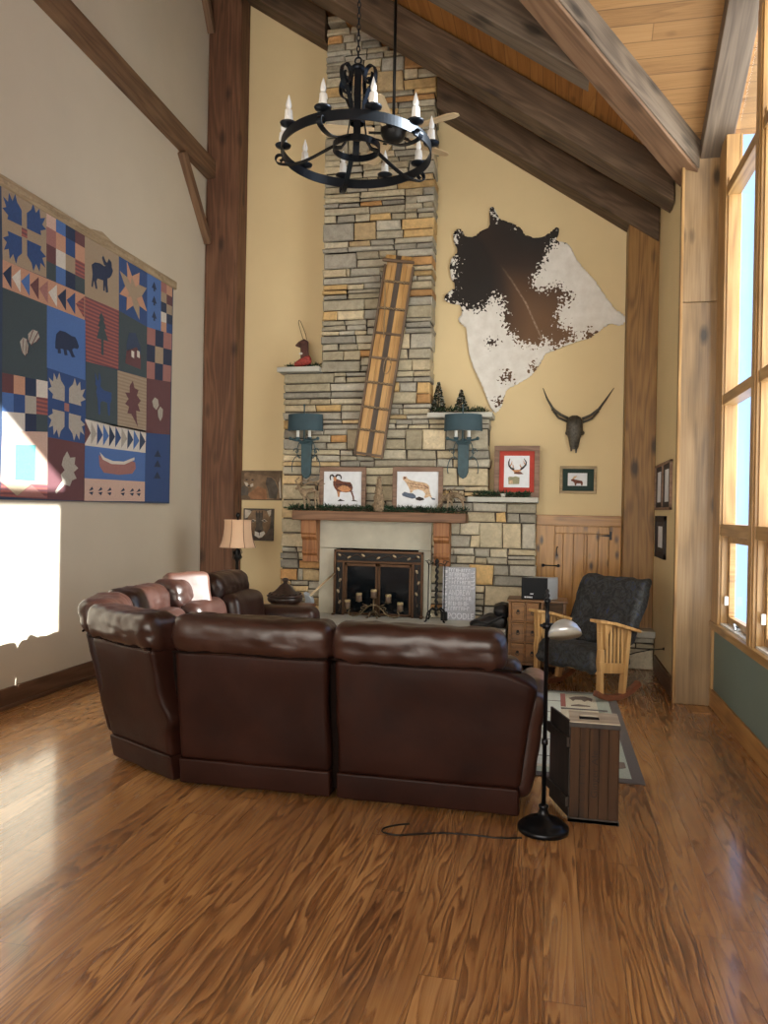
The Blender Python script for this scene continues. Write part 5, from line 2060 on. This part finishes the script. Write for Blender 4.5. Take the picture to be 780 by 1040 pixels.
section((-1.085, 3.925, 0), (-.13, 3.925, 0), .13, roll=(0, .075), sd=1, splay=.085)
section((-1.985, 3.925, 0), (-1.115, 3.925, 0), .13, sd=17)
section((-2.575, 4.235, 0), (-2.01, 3.93, 0), .20, sd=31, seatw=.40, flare=.06)
section((-2.80, 4.78, 0), (-2.60, 4.265, 0), .22, sd=43, seatw=.35, skirt=False)
section((-2.82, 5.32, 0), (-2.82, 4.80, 0), .20, sd=57, seatw=.66)
section((-2.80, 5.90, 0), (-2.80, 5.34, 0), .16, sd=71, hi=.02, seatw=.66)
section((-2.76, 6.58, 0), (-2.76, 5.93, 0), .14, sd=83, hi=.02, seatw=.66)
# corner wedge seat
b = MB()
b.rbox((-2.45, 4.30, .26), (-1.85, 4.95, .46), .08, 8, 0, None, .01, 6, 90)
b.build('corner_cushion', m_leather, so)
# near-black strips standing in for the shade in the gaps between sections
for xa, xb, ya in ((-1.125, -1.075, 3.985), (-2.03, -1.965, 4.0)):
    b = MB()
    b.rbox((xa, ya, .05), (xb, 4.14, .74), .01, 6, 0, lambda p: V((p.x, p.y - .13 * p.z / .9, p.z)))
    b.build('gap_shade', m_leather_gap_shade, so)
# arm at the near end, its shoulder sloping off the back
b = MB()
b.rbox((-.235, 3.955, .09), (-.075, 4.86, .655), .07, 12, 0, lambda p: V((p.x + .085 * max(0, (p.z - .05) / .7) ** 1.2, p.y - .08 * p.z * (1 if p.y < 4.2 else 0), p.z - .09 * max(0, (p.y - 4.2)))), .012, 6, 95)
b.build('arm', m_leather, so)
# far arm
b = MB()
b.rbox((-2.80, 6.60, .05), (-2.06, 6.85, .655), .085, 10, 0, None, .012, 6, 97)
b.build('arm', m_leather, so)
for x, y in ((-.22, 4.0), (-1.0, 4.0), (-1.9, 4.0), (-2.46, 4.27), (-2.6, 6.7), (-2.15, 6.75), (-.2, 4.8)):
    b = MB()
    b.cyl((x, y, 0), (x, y, .06), .022, 10)
    b.build('foot', m_black, so)

# throw pillow lying against the lit back
b = MB()
m_pil = leather('tan_leather', (.06, .024, .016), (.10, .042, .028), .5)
rotp = M.Rotation(R(-38), 3, 'Z') @ M.Rotation(R(-20), 3, 'Y')
pc = P(193, 606, Y=5.55) - V((0, 0, .08))
b.rbox((-.065, -.19, -.28), (.065, .19, .28), .06, 8, 0, lambda p: pc + rotp @ p, .012, 7, 5)
o = b.build('throw_pillow', m_pil, loc=pc)
tag(o, 'plump sunlit leather pillow propped on the far side of the sectional sofa', 'pillow')

# ------------------------------------------------------------------ pharmacy floor lamp
lx, ly = -.012, 3.83
fl = thing('floor_lamp', 'black pharmacy floor lamp with a nickel dome shade by the near end of the sofa', 'lamp', (lx, ly, 0))
b = MB()
b.lathe([(.112, 0), (.122, .004), (.124, .022), (.118, .030), (.108, .033), (.104, .042), (.085, .055), (.055, .068), (.034, .078), (.026, .088), (.020, .112), (.024, .118), (.024, .128), (.012, .134)], (lx, ly, 0), 40)
b.build('base', m_lampmetal, fl)
b = MB()
b.lathe([(.0105, .13), (.0105, .985), (.015, .99), (.017, 1.0), (.015, 1.01), (.0095, 1.015), (.0095, 1.11), (.015, 1.115), (.017, 1.122), (.014, 1.13), (.008, 1.136), (.012, 1.146), (.012, 1.152), (.006, 1.16), (.009, 1.17), (.004, 1.18)], (lx, ly, 0), 16)
b.lathe([(.0125, .42), (.016, .425), (.016, .445), (.0125, .45)], (lx, ly, 0), 14)
b.build('pole', m_lampmetal, fl)
b = MB()
b.cyl((lx - .02, ly, 1.0), (lx + .028, ly, 1.0), .016, 14)
b.ell((lx + .032, ly, 1.004), (.012, .012, .012), 10, 7)
b.tube([(lx + .02, ly, 1.0), (lx + .045, ly - .005, 1.012), (lx + .06, ly - .01, 1.018)], .007, 8)
b.cyl((lx - .03, ly + .01, 1.0), (lx - .02, ly, 1.0), .008, 8)
b.build('joint', m_lampmetal, fl)
b = MB()
axs = V((0, 0, -1)).rotation_difference(V((.12, -.45, -.9)).normalized()).to_matrix()
c_ = V((lx + .078, ly - .01, 1.022))
pr = [(.012, .012), (.024, .010), (.044, -.001), (.063, -.019), (.076, -.044), (.080, -.064)]
sh = MB()
sh.lathe(pr, c_, 32, 0, axs)
sh.lathe([(r_ - .003, z_ - .004) for r_, z_ in pr[:-1]] + [(.080, -.064)], c_, 32, 1, axs)
sh.build('lamp_shade', [m_chrome, m_inner], fl)
b = MB()
b.lathe([(.012, -.01), (.014, -.02), (.021, -.034), (.019, -.048), (.008, -.058)], c_, 14, 0, axs)
b.build('bulb', m_candle, fl)
# flex on the floor
pts = [P(530, 851, Z=.004), P(505, 851, Z=.004), P(480, 848, Z=.004), P(450, 846, Z=.004), P(425, 847, Z=.004), P(402, 848, Z=.004), P(389, 845, Z=.004), P(390, 841, Z=.004), P(402, 838, Z=.004), P(418, 836.5, Z=.004)]
fine = []
for i in range(len(pts) - 1):
    p0, p1, p2, p3 = pts[max(i - 1, 0)], pts[i], pts[i + 1], pts[min(i + 2, len(pts) - 1)]
    for k_ in range(6):
        t_ = k_ / 6
        fine.append(.5 * ((2 * p1) + (p2 - p0) * t_ + (2 * p0 - 5 * p1 + 4 * p2 - p3) * t_ * t_ + (3 * p1 - p0 - 3 * p2 + p3) * t_ ** 3))
b = MB()
b.tube(fine, .004, 6)
b.build('flex', m_black, fl)

# ------------------------------------------------------------------ wooden crate standing on end
cr = thing('wooden_crate', 'dark wooden crate standing on end with its lid swung open, beside the floor lamp', 'crate', (.23, 4.08, 0))
x0, x1, y0, y1, H_ = .108, .353, 3.985, 4.20, .505
b = MB()
for i in range(5):
    xa = x0 + .006 + (x1 - x0 - .012) * i / 5
    xb = x0 + .006 + (x1 - x0 - .012) * (i + 1) / 5
    b.box((xa + .001, y0, .012), (xb - .001, y0 + .014, H_ - .025))
b.build('front_panel', m_crate, cr, bevel=.002)
b = MB()
b.box((x1 - .016, y0 + .014, .012), (x1, y1, H_ - .02))
b.build('side_panel', m_crate, cr, bevel=.002)
b = MB()
b.box((x0 + .006, y1 - .014, .012), (x1 - .016, y1, H_ - .02))
b.build('back_panel', m_crate_dark, cr, bevel=.002)
b = MB()
hx0, hx1, hy0, hy1 = x0 + .05, x0 + .15, y0 + .06, y0 + .145
for a, c in (((x0, y0 - .004), (hx0, y1)), ((hx1, y0 - .004), (x1 + .002, y1)), ((hx0, y0 - .004), (hx1, hy0)), ((hx0, hy1), (hx1, y1))):
    b.box((a[0], a[1], H_ - .022), (c[0], c[1], H_))
for p in b.v:
    p.z = max(p.z, H_ - .010)
b.build('top_end', m_crate_top, cr, bevel=.002)
b = MB()
b.box((x0, y0 - .006, 0), (x1 + .002, y1, .02))
b.build('bottom_end', m_crate_dark, cr, bevel=.003)
for zz in (.0, H_ - .028):
    b = MB()
    b.box((x0 - .002, y0 - .006, zz), (x1 + .003, y0 + .0, zz + .024))
    b.build('edge_band', m_crate_dark, cr, bevel=.002)
# faded script, reading upwards on the front
b = MB()
m_script = plain('faded_ink', (.007, .0028, .0014), .8, bump=0)
add_text(b, 'Ginger Ale', (x0 + .150, y0 - .0012, .13), (0, 0, 1), (-1, 0, 0), .235, .040)
b.build('lettering', m_script, cr)
b = MB()
srn = random.Random(5)
zz = .11
while zz < .40:
    h_ = srn.uniform(.02, .035)
    b.box((x0 + .05, y0 - .0010, zz), (x0 + .08, y0 - .0006, zz + .003))
    o_ = srn.choice((0, .027))
    b.box((x0 + .05 + o_, y0 - .0010, zz), (x0 + .053 + o_, y0 - .0006, zz + h_))
    zz += h_ + .012
b.build('worn_stencil', m_script, cr)
# lid, hinged on the left edge
hv = V((x0, y0 + .004, 0))
dl = (V((.012, 4.262, 0)) - V((x0, y0 + .004, 0))).normalized()
ll = .285
b = MB()
nl = V((dl.y, -dl.x, 0))
b.prism([hv + V((0, 0, .02)), hv + dl * ll + V((0, 0, .02)), hv + dl * ll + V((0, 0, H_ - .0)), hv + V((0, 0, H_ - .0))], -nl * -.012)
lid = b.build('lid', m_crate_dark, cr, bevel=.002)
for zz in (.10, .40):
    b = MB()
    b.bar(hv + dl * -.01 - nl * .008 + V((0, 0, zz)), hv + dl * (ll + .012) - nl * .008 + V((0, 0, zz)), .018, .05)
    b.build('batten', m_crate_dark, lid, bevel=.003)
b = MB()
for zz in (.10, .40):
    b.cyl(hv + V((-.004, -.004, zz - .03)), hv + V((-.004, -.004, zz + .03)), .007, 8)
b.build('hinge', m_black, cr)

# ------------------------------------------------------------------ rug
fabric('rug_border', (.075, .060, .055))
fabric('rug_sage', (.34, .38, .31))
fabric('rug_cream', (.58, .53, .40))
fabric('rug_pale', (.56, .60, .55))
fabric('rug_red', (.30, .075, .055))
fabric('rug_brown', (.13, .085, .06))
b = MB()
rm = ['rug_border', 'rug_sage', 'rug_cream', 'rug_pale', 'rug_red', 'rug_brown']
rmats = [m_fabric[n_] for n_ in rm]
ry0, ry1, rx0, rx1 = 4.62, 6.87, -1.75, .555
b.rbox((rx0, ry0, 0), (rx1, ry1, .008), .003, 4)
lay = lambda n_, x0_, y0_, x1_, y1_, k_: b.box((x0_, y0_, .006), (x1_, y1_, .0078 + .0012 * k_), rm.index(n_))
lay('rug_sage', rx0 + .07, ry0 + .07, rx1 - .07, ry1 - .07, 1)
lay('rug_cream', rx0 + .16, ry0 + .16, rx1 - .17, ry1 - .13, 2)
lay('rug_pale', rx0 + .20, ry0 + .20, .10, ry1 - .13, 3)
for yy in (4.98, 5.35, 5.72, 6.09, 6.46):
    lay('rug_border', rx0 + .20, yy, .10, yy + .012, 4)
lay('rug_red', .10, 6.30, .14, ry1 - .13, 4)
lay('rug_cream', .14, 5.90, rx1 - .17, 6.22, 3)
lay('rug_border', .10, 6.22, rx1 - .10, 6.26, 4)
lay('rug_border', .10, 5.40, rx1 - .10, 5.43, 4)
fp_ = lambda pts, n_: b.prism([V((x_, y_, .0125)) for x_, y_ in pts], (0, 0, -.003), rm.index(n_))
fp_([(.17, 6.60), (.22, 6.66), (.30, 6.68), (.36, 6.62), (.35, 6.52), (.32, 6.56), (.29, 6.50), (.27, 6.56), (.22, 6.56), (.20, 6.50)], 'rug_brown')
fp_([(.18, 6.36), (.24, 6.40), (.33, 6.37), (.33, 6.34), (.18, 6.33)], 'rug_brown')
fp_([(.42, 4.85), (.47, 4.88), (.47, 4.98), (.40, 4.98), (.39, 4.91)], 'rug_brown')
fp_([(-.6, 5.0), (-.3, 5.1), (-.3, 5.3), (-.6, 5.3)], 'rug_brown')
o = b.build('area_rug', rmats, loc=(-.6, 5.7, 0))
tag(o, 'cream lodge rug with a dark border under the seating, showing beyond the crate', 'rug')

# ------------------------------------------------------------------ drawer chest
dcx0, dcx1, dy0, dy1, dz = -.395, .155, 7.62, 7.98, .70
dc = thing('drawer_chest', 'small brown apothecary chest of drawers in front of the raised hearth', 'chest of drawers', (-.12, 7.8, 0))
b = MB()
b.box((dcx0, dy0 + .004, .06), (dcx0 + .03, dy1, dz - .02))
b.box((dcx1 - .03, dy0 + .004, .06), (dcx1, dy1, dz - .02))
b.box((dcx0, dy1 - .02, .06), (dcx1, dy1, dz - .02))
b.box((dcx0 + .31, dy0 + .004, .06), (dcx0 + .335, dy1, dz - .02))
b.box((dcx0, dy0 + .004, .06), (dcx1, dy1, .09))
for zz in (.285, .485):
    b.box((dcx0, dy0 + .004, zz - .008), (dcx0 + .33, dy1, zz + .008))
b.box((dcx0 + .155, dy0 + .004, .06), (dcx0 + .17, dy1, dz))
b.box((dcx0 + .33, dy0 + .02, .36), (dcx1, dy1, .38))
b.build('carcass', m_chest, dc, bevel=.003)
b = MB()
b.rbox((dcx0 - .015, dy0 - .02, dz - .022), (dcx1 + .015, dy1, dz), .006, 6)
b.build('top', m_chest, dc)
for ix in range(2):
    for iz in range(3):
        xa = dcx0 + .032 + ix * .14
        za = .095 + iz * .20
        d = MB()
        d.box((xa, dy0 - .008, za), (xa + .122, dy0 + .20, za + .178))
        d.box((xa + .014, dy0 - .012, za + .016), (xa + .108, dy0 - .006, za + .162))
        dd = d.build('drawer', m_chest, dc, bevel=.003)
        kb = MB()
        c_ = V((xa + .061, dy0 - .016, za + .095))
        kb.ell(c_, (.014, .006, .014), 10, 6)
        kb.tube([c_ + V((.016 * math.cos(q), -.01, -.016 + .016 * math.sin(q))) for q in [i * PI / 5 for i in range(10)]], .003, 5, closed=True)
        kb.build('ring_pull', m_black, dd)
b = MB()
for x in (dcx0 + .02, dcx1 - .02):
    for y in (dy0 + .03, dy1 - .03):
        b = MB()
        b.box((x - .018, y - .018, 0), (x + .018, y + .018, .06))
        b.build('foot', m_chest, dc)

# small television on the chest
tvx0, tvx1 = -.275, -.025
tv = thing('television', 'small black television with a pale side on top of the drawer chest', 'television', (-.13, 7.7, dz))
tz0, tz1 = dz, dz + .215
b = MB()
b.rbox((tvx0, 7.64, tz0), (tvx1, 7.66, tz1), .004, 4)
b.build('screen', plain('tv_black', (.006, .007, .009), .6, bump=0, spec=.2), tv)
b = MB()
b.prism([(tvx0 + .005, 7.66, tz0), (tvx1, 7.66, tz0), (tvx1 + .10, 7.80, tz0), (tvx0 + .10, 7.80, tz0)], (0, 0, tz1 - tz0))
b.build('housing', plain('tv_silver', (.45, .50, .56), .4, metal=.2, bump=0), tv, bevel=.004)
b = MB()
for i, w_ in enumerate((.010, .006, .008, .007, .009, .006, .008)):
    b.box((tvx0 + .03 + i * .011, 7.638, tz0 + .018), (tvx0 + .03 + i * .011 + w_, 7.6395, tz0 + .032))
b.box((tvx0 + .085, 7.638, tz0 + .055), (tvx0 + .115, 7.6395, tz0 + .062))
b.build('badge', m_signw, tv)

# black bag on the hearth
bg_ = thing('duffel_bag', 'soft black bag slumped on the hearth against the drawer chest', 'bag', (-.58, 7.78, .39))
b = MB()
b.rbox((-.79, 7.66, .39), (-.42, 7.95, .515), .06, 10, 0, lambda p: V((p.x, p.y, .39 + (p.z - .39) * (1 - .55 * max(0, (-.58 - p.x) / .2)))), .02, 9, 2)
b.build('body', m_bag, bg_)
b = MB()
b.rbox((-.55, 7.72, .47), (-.40, 7.96, .64), .065, 8, 0, None, .02, 9, 12)
b.build('hood', m_bag, bg_)
b = MB()
b.tube([(-.76, 7.68, .45), (-.70, 7.64, .47), (-.60, 7.63, .45), (-.52, 7.64, .49), (-.45, 7.66, .53)], .012, 6)
b.build('strap', m_bag, bg_)

# ------------------------------------------------------------------ mission rocking chair
rc = thing('rocking_chair', 'oak mission rocking chair with a dark blue patterned cushion in the right corner', 'chair', (.40, 7.05, 0))
wv = V((.707, -.707, 0))        # across, towards the window side
bv = V((.707, .707, 0))         # towards the back
O_ = V((.155, 6.80, 0))
hw = .365


def CP(u, v, z):
    return O_ + wv * u + bv * v + V((0, 0, z))


for sg_ in (-1, 1):
    u = sg_ * hw
    # front post with shaped foot
    b = MB()
    for i, (z0_, z1_, w0, w1) in enumerate(((.062, .26, .050, .036), (.26, .34, .036, .058), (.34, .44, .058, .036), (.44, .58, .036, .052), (.58, .665, .052, .060))):
        vs = []
        for z_, w_ in ((z0_, w0), (z1_, w1)):
            for a, c in ((-1, -1), (1, -1), (1, 1), (-1, 1)):
                vs.append(CP(u + a * .024, c * w_ / 2 - .0, z_))
        b.add(vs, [(0, 3, 2, 1), (4, 5, 6, 7), (0, 1, 5, 4), (1, 2, 6, 5), (2, 3, 7, 6), (3, 0, 4, 7)])
    b.build('front_post', m_lightwood, rc, bevel=.004)
    b = MB()
    b.bar(CP(u, .27, .045), CP(u, .33, .58), .045, .048, 0, wv)
    b.build('rear_post', m_lightwood, rc, bevel=.004)
    # flat sloping arm
    b = MB()
    pl = [CP(u - .06, -.07, .69), CP(u + .06, -.07, .69), CP(u + .075, .10, .667), CP(u + .055, .44, .575), CP(u - .045, .44, .575), CP(u - .06, .10, .667)]
    b.prism(pl, (0, 0, -.026))
    b.build('arm', m_lightwood, rc, bevel=.006, frame=frame_x(CP(u, -.07, .69), CP(u, .44, .575)))
    # corbel under the arm and slats
    b = MB()
    b.prism([CP(u + .026, -.0, .66), CP(u + .026, .09, .645), CP(u + .026, .03, .55), CP(u + .026, .0, .44)], wv * .022)
    b.build('arm_bracket', m_lightwood, rc, bevel=.003)
    for i in range(5):
        v_ = .075 + i * .046
        b = MB()
        b.bar(CP(u, v_, .28), CP(u, v_, .665 - .20 * v_), .026, .012, 0, wv)
        b.build('side_slat', m_lightwood, rc, bevel=.002)
    b = MB()
    b.bar(CP(u, .0, .285), CP(u, .30, .255), .022, .085)
    b.build('side_rail', m_lightwood, rc, bevel=.004, frame=frame_x(CP(u, 0, .285), CP(u, .30, .255)))
    # rocker
    b = MB()
    pts = []
    Rr = .50
    for i in range(19):
        v_ = -.05 + .53 * i / 18
        z_ = Rr - math.sqrt(Rr * Rr - (v_ - .19) ** 2)
        pts.append(CP(u, v_, z_ + .024))
    b.ribbon(pts, .05, .048, wv)
    b.build('rocker', m_rockerwood, rc, bevel=.006)
for v_, z_, nm in ((.0, .27, 'front_rail'), (.30, .25, 'rear_rail')):
    b = MB()
    b.bar(CP(-hw, v_, z_), CP(hw, v_, z_), .025, .08)
    b.build(nm, m_lightwood, rc, bevel=.004, frame=frame_x(CP(-hw, v_, z_), CP(hw, v_, z_)))
b = MB()
for uu in (-.28, -.14, 0, .14, .28):
    b = MB()
    b.bar(CP(uu, .34, .30), CP(uu * 1.02, .60, .93), .05, .014, 0, bv)
    b.build('back_slat', m_lightwood, rc, bevel=.003)
k = NT('patterned_cushion')
o_ = k.obj(False)
n1 = k.noise(o_, 9, 5, .7, 2.5)
n2 = k.n('TexVoronoi', {'feature': 'F1'}, Vector=o_, Scale=13.0).outputs['Distance']
n3 = k.noise(o_, 55, 3)
base_c = k.ramp(n1, [(.36, (.005, .0055, .007)), (.47, (.010, .011, .013)), (.56, (.038, .041, .042)), (.62, (.012, .019, .05)), (.68, (.010, .026, .10))])
cc_ = k.mix(k.mapr(n3, .52, .62, 0, .35), base_c, (.055, .058, .056))
k.bump(k.math('ADD', k.noise(o_, 8, 4), k.math('MULTIPLY', n3, .3)), .45, .012)
m_cush = k.done(cc_, .7)


def wq(fn):
    return fn


b = MB()
b.rbox((-hw + .03, -.05, .22), (hw - .03, .44, .435), .06, 12, 0, lambda p: CP(p.x, p.y - .02 * (p.z < .3), p.z - .06 * max(0, p.y)), .018, 7, 3)
b.build('seat_cushion', m_cush, rc)
b = MB()
b.rbox((-hw + .005, .30, .40), (hw - .005, .44, .985), .055, 12, 0, lambda p: CP(p.x * (1 + .06 * (p.z - .4)), p.y + .42 * (p.z - .40), p.z + .02 * abs(p.x / hw) ** 3), .018, 7, 8)
b.build('back_cushion', m_cush, rc)

# thin wire from the wall outlet across the bench front
b = MB()
b.tube([P(674, 659, X=XR - .004), P(660, 660, Y=8.02), P(645, 663, Y=8.02), P(630, 668, Y=8.02)], .005, 5)
b.ell(P(674, 659, X=XR - .004), (.008, .018, .014), 8, 6)
o = b.build('power_cable', m_black, loc=P(674, 659, X=XR))
tag(o, 'thin black cord plugged into the short wall behind the rocking chair', 'cord')

# ------------------------------------------------------------------ bell-shade lamp behind the sofa
bx, by = -3.19, 7.5
bl2 = thing('floor_lamp', 'floor lamp with a peach bell shade in the left corner behind the sofa', 'lamp', (bx, by, 0))
k = NT('peach_silk')
o_ = k.obj(False)
k.bump(k.noise(o_, 80, 3), .1, .003)
m_peach = k.done(k.ramp(k.noise(o_, 3, 2), [(.3, (.62, .40, .25)), (.7, (.72, .50, .34))]), .7, sheen=.2)
k.b.inputs['Subsurface Weight'].default_value = .0
b = MB()
prof = [(.198, 1.135), (.190, 1.15), (.172, 1.20), (.158, 1.26), (.150, 1.33), (.148, 1.40), (.150, 1.42)]
nseg = 8
fl_pts = []
for r_, z_ in prof:
    for i in range(nseg * 4):
        a_ = 2 * PI * i / (nseg * 4)
        kk = 1 - .035 * abs(math.sin(a_ * nseg / 2)) - 0.0
        fl_pts.append(V((bx + r_ * kk * math.cos(a_), by + r_ * kk * math.sin(a_), z_)))
n_ = nseg * 4
fs_ = [(j * n_ + i, j * n_ + (i + 1) % n_, (j + 1) * n_ + (i + 1) % n_, (j + 1) * n_ + i) for j in range(len(prof) - 1) for i in range(n_)]
b.add(fl_pts, fs_, 0, True)
o = b.build('lamp_shade', m_peach, bl2)
s_ = o.modifiers.new('solid', 'SOLIDIFY')
s_.thickness = .004
m_braid = plain('brown_braid', (.16, .075, .045), .8)
b = MB()
for i in range(nseg):
    a_ = 2 * PI * i / nseg
    b.tube([(bx + (r_ + .003) * math.cos(a_), by + (r_ + .003) * math.sin(a_), z_) for r_, z_ in prof], .003, 5)
b.build('shade_rib', m_braid, bl2)
b = MB()
b.lathe([(.012, 1.42), (.010, 1.44), (.022, 1.455), (.024, 1.472), (.014, 1.49), (.004, 1.495)], (bx, by, 0), 12)
b.build('finial', m_black, bl2)
b = MB()
b.lathe([(.16, 0), (.16, .015), (.09, .03), (.03, .05), (.018, .08), (.016, .98), (.024, 1.0), (.036, 1.02), (.030, 1.05), (.022, 1.06), (.030, 1.08), (.022, 1.11), (.012, 1.13), (.008, 1.43)], (bx, by, 0), 20)
b.build('pole', m_black, bl2)
for i in range(10):
    a_ = i * .63
    lf2 = MB()
    p = V((bx + .028 * math.cos(a_), by + .028 * math.sin(a_), 1.0 + .05 * (i % 2)))
    lf2.prism([p, p + V((math.cos(a_) * .02 - math.sin(a_) * .012, math.sin(a_) * .02 + math.cos(a_) * .012, .03)), p + V((math.cos(a_) * .008, math.sin(a_) * .008, .065)), p + V((math.cos(a_) * .02 + math.sin(a_) * .012, math.sin(a_) * .02 - math.cos(a_) * .012, .03))], (math.cos(a_) * .004, math.sin(a_) * .004, 0))
    lf2.build('cast_leaf', m_black, bl2)

# ------------------------------------------------------------------ side table, lidded urn and long-handled scoop
sx_, sy_ = -2.50, 7.20
st_ = thing('side_table', 'small reddish brown side table at the far end of the sofa', 'table', (sx_, sy_, 0))
b = MB()
b.rbox((sx_ - .22, sy_ - .22, .565), (sx_ + .20, sy_ + .22, .60), .008, 6)
b.build('table_top', m_rockerwood, st_)
b = MB()
b.box((sx_ - .19, sy_ - .19, .49), (sx_ + .17, sy_ + .19, .565))
b.build('apron', m_rockerwood, st_)
for a in (-.19, .155):
    for c in (-.19, .175):
        b = MB()
        b.box((sx_ + a, sy_ + c, 0), (sx_ + a + .035, sy_ + c + .035, .49))
        b.build('leg', m_rockerwood, st_, bevel=.003)
ux, uy = -2.545, 7.18
m_urn = plain('dark_brown_glaze', (.035, .020, .016), .3, var=.5, scale=25, bump=.15)
u_ = thing('lidded_urn', 'squat dark brown urn with a flared pagoda lid and ball knob on the side table', 'urn', (ux, uy, .60))
b = MB()
b.lathe([(.10, .60), (.13, .61), (.165, .635), (.175, .66), (.165, .685), (.15, .69)], (ux, uy, 0), 32)
b.build('bowl', m_urn, u_)
b = MB()
b.lathe([(.178, .684), (.180, .694), (.150, .712), (.105, .735), (.075, .765), (.050, .795), (.030, .806), (.022, .812), (.020, .825), (.030, .832), (.034, .845), (.030, .858), (.012, .866)], (ux, uy, 0), 32)
b.build('lid', m_urn, u_)
b = MB()
for i in range(14):
    a_ = 2 * PI * i / 14
    b = MB()
    b.ell((ux + .15 * math.cos(a_), uy + .15 * math.sin(a_), .712), (.016, .016, .009), 8, 6)
    b.build('stud', m_urn, u_)
shv = thing('long_handled_scoop', 'pale scoop with a straw-coloured handle leaning between side table and hearth', 'scoop', P(312, 621, Y=7.5))
h0, h1 = P(316, 604, Y=7.55), P(341, 581, Y=8.20)
b = MB()
b.tube([h0 - (h1 - h0) * .05, h1], .012, 8)
b.build('handle', m_pole, shv, frame=frame_x(h0, h1))
b = MB()
sc0 = [P(x, y, Y=7.5) for x, y in ((308, 602), (312, 604), (316, 608), (317, 613), (315, 618), (311, 622), (307, 621), (306, 618), (309, 614), (310, 609))]
b.prism(sc0, (.01, .05, .01))
b.build('scoop_blade', m_bluegrey, shv, bevel=.004)

# ------------------------------------------------------------------ light
w = D.worlds.new('sky')
bpy.context.scene.world = w
w.use_nodes = True
nt = w.node_tree
bg = nt.nodes['Background']
tc = nt.nodes.new('ShaderNodeTexCoord')
sp = nt.nodes.new('ShaderNodeSeparateXYZ')
nt.links.new(tc.outputs['Generated'], sp.inputs[0])
mr = nt.nodes.new('ShaderNodeMapRange')
mr.inputs[1].default_value = .35
mr.inputs[2].default_value = -.45
nt.links.new(sp.outputs[1], mr.inputs[0])
mixc = nt.nodes.new('ShaderNodeMix')
mixc.data_type = 'RGBA'
mixc.inputs[6].default_value = (.62, .95, 1.55, 1)
mixc.inputs[7].default_value = (SKY_B[0], SKY_B[1], SKY_B[2], 1)
nt.links.new(mr.outputs[0], mixc.inputs[0])
nt.links.new(mixc.outputs[2], bg.inputs[0])
bg.inputs[1].default_value = 1.0
sun = D.objects.new('sun', D.lights.new('sun', 'SUN'))
COL.objects.link(sun)
sd = V((-1, -.14, -.47)).normalized()
sun.rotation_euler = V((0, 0, -1)).rotation_difference(sd).to_euler()
sun.location = (6, 5, 6)
sun.data.energy = SUN_E
sun.data.angle = R(.6)
sun.data.color = (1, .93, .82)
sc = bpy.context.scene
sc.view_settings.view_transform = 'Standard'
sc.view_settings.look = 'None'
sc.view_settings.exposure = EXPO
sc.view_settings.gamma = 1.0
sc.view_settings.use_curve_mapping = False
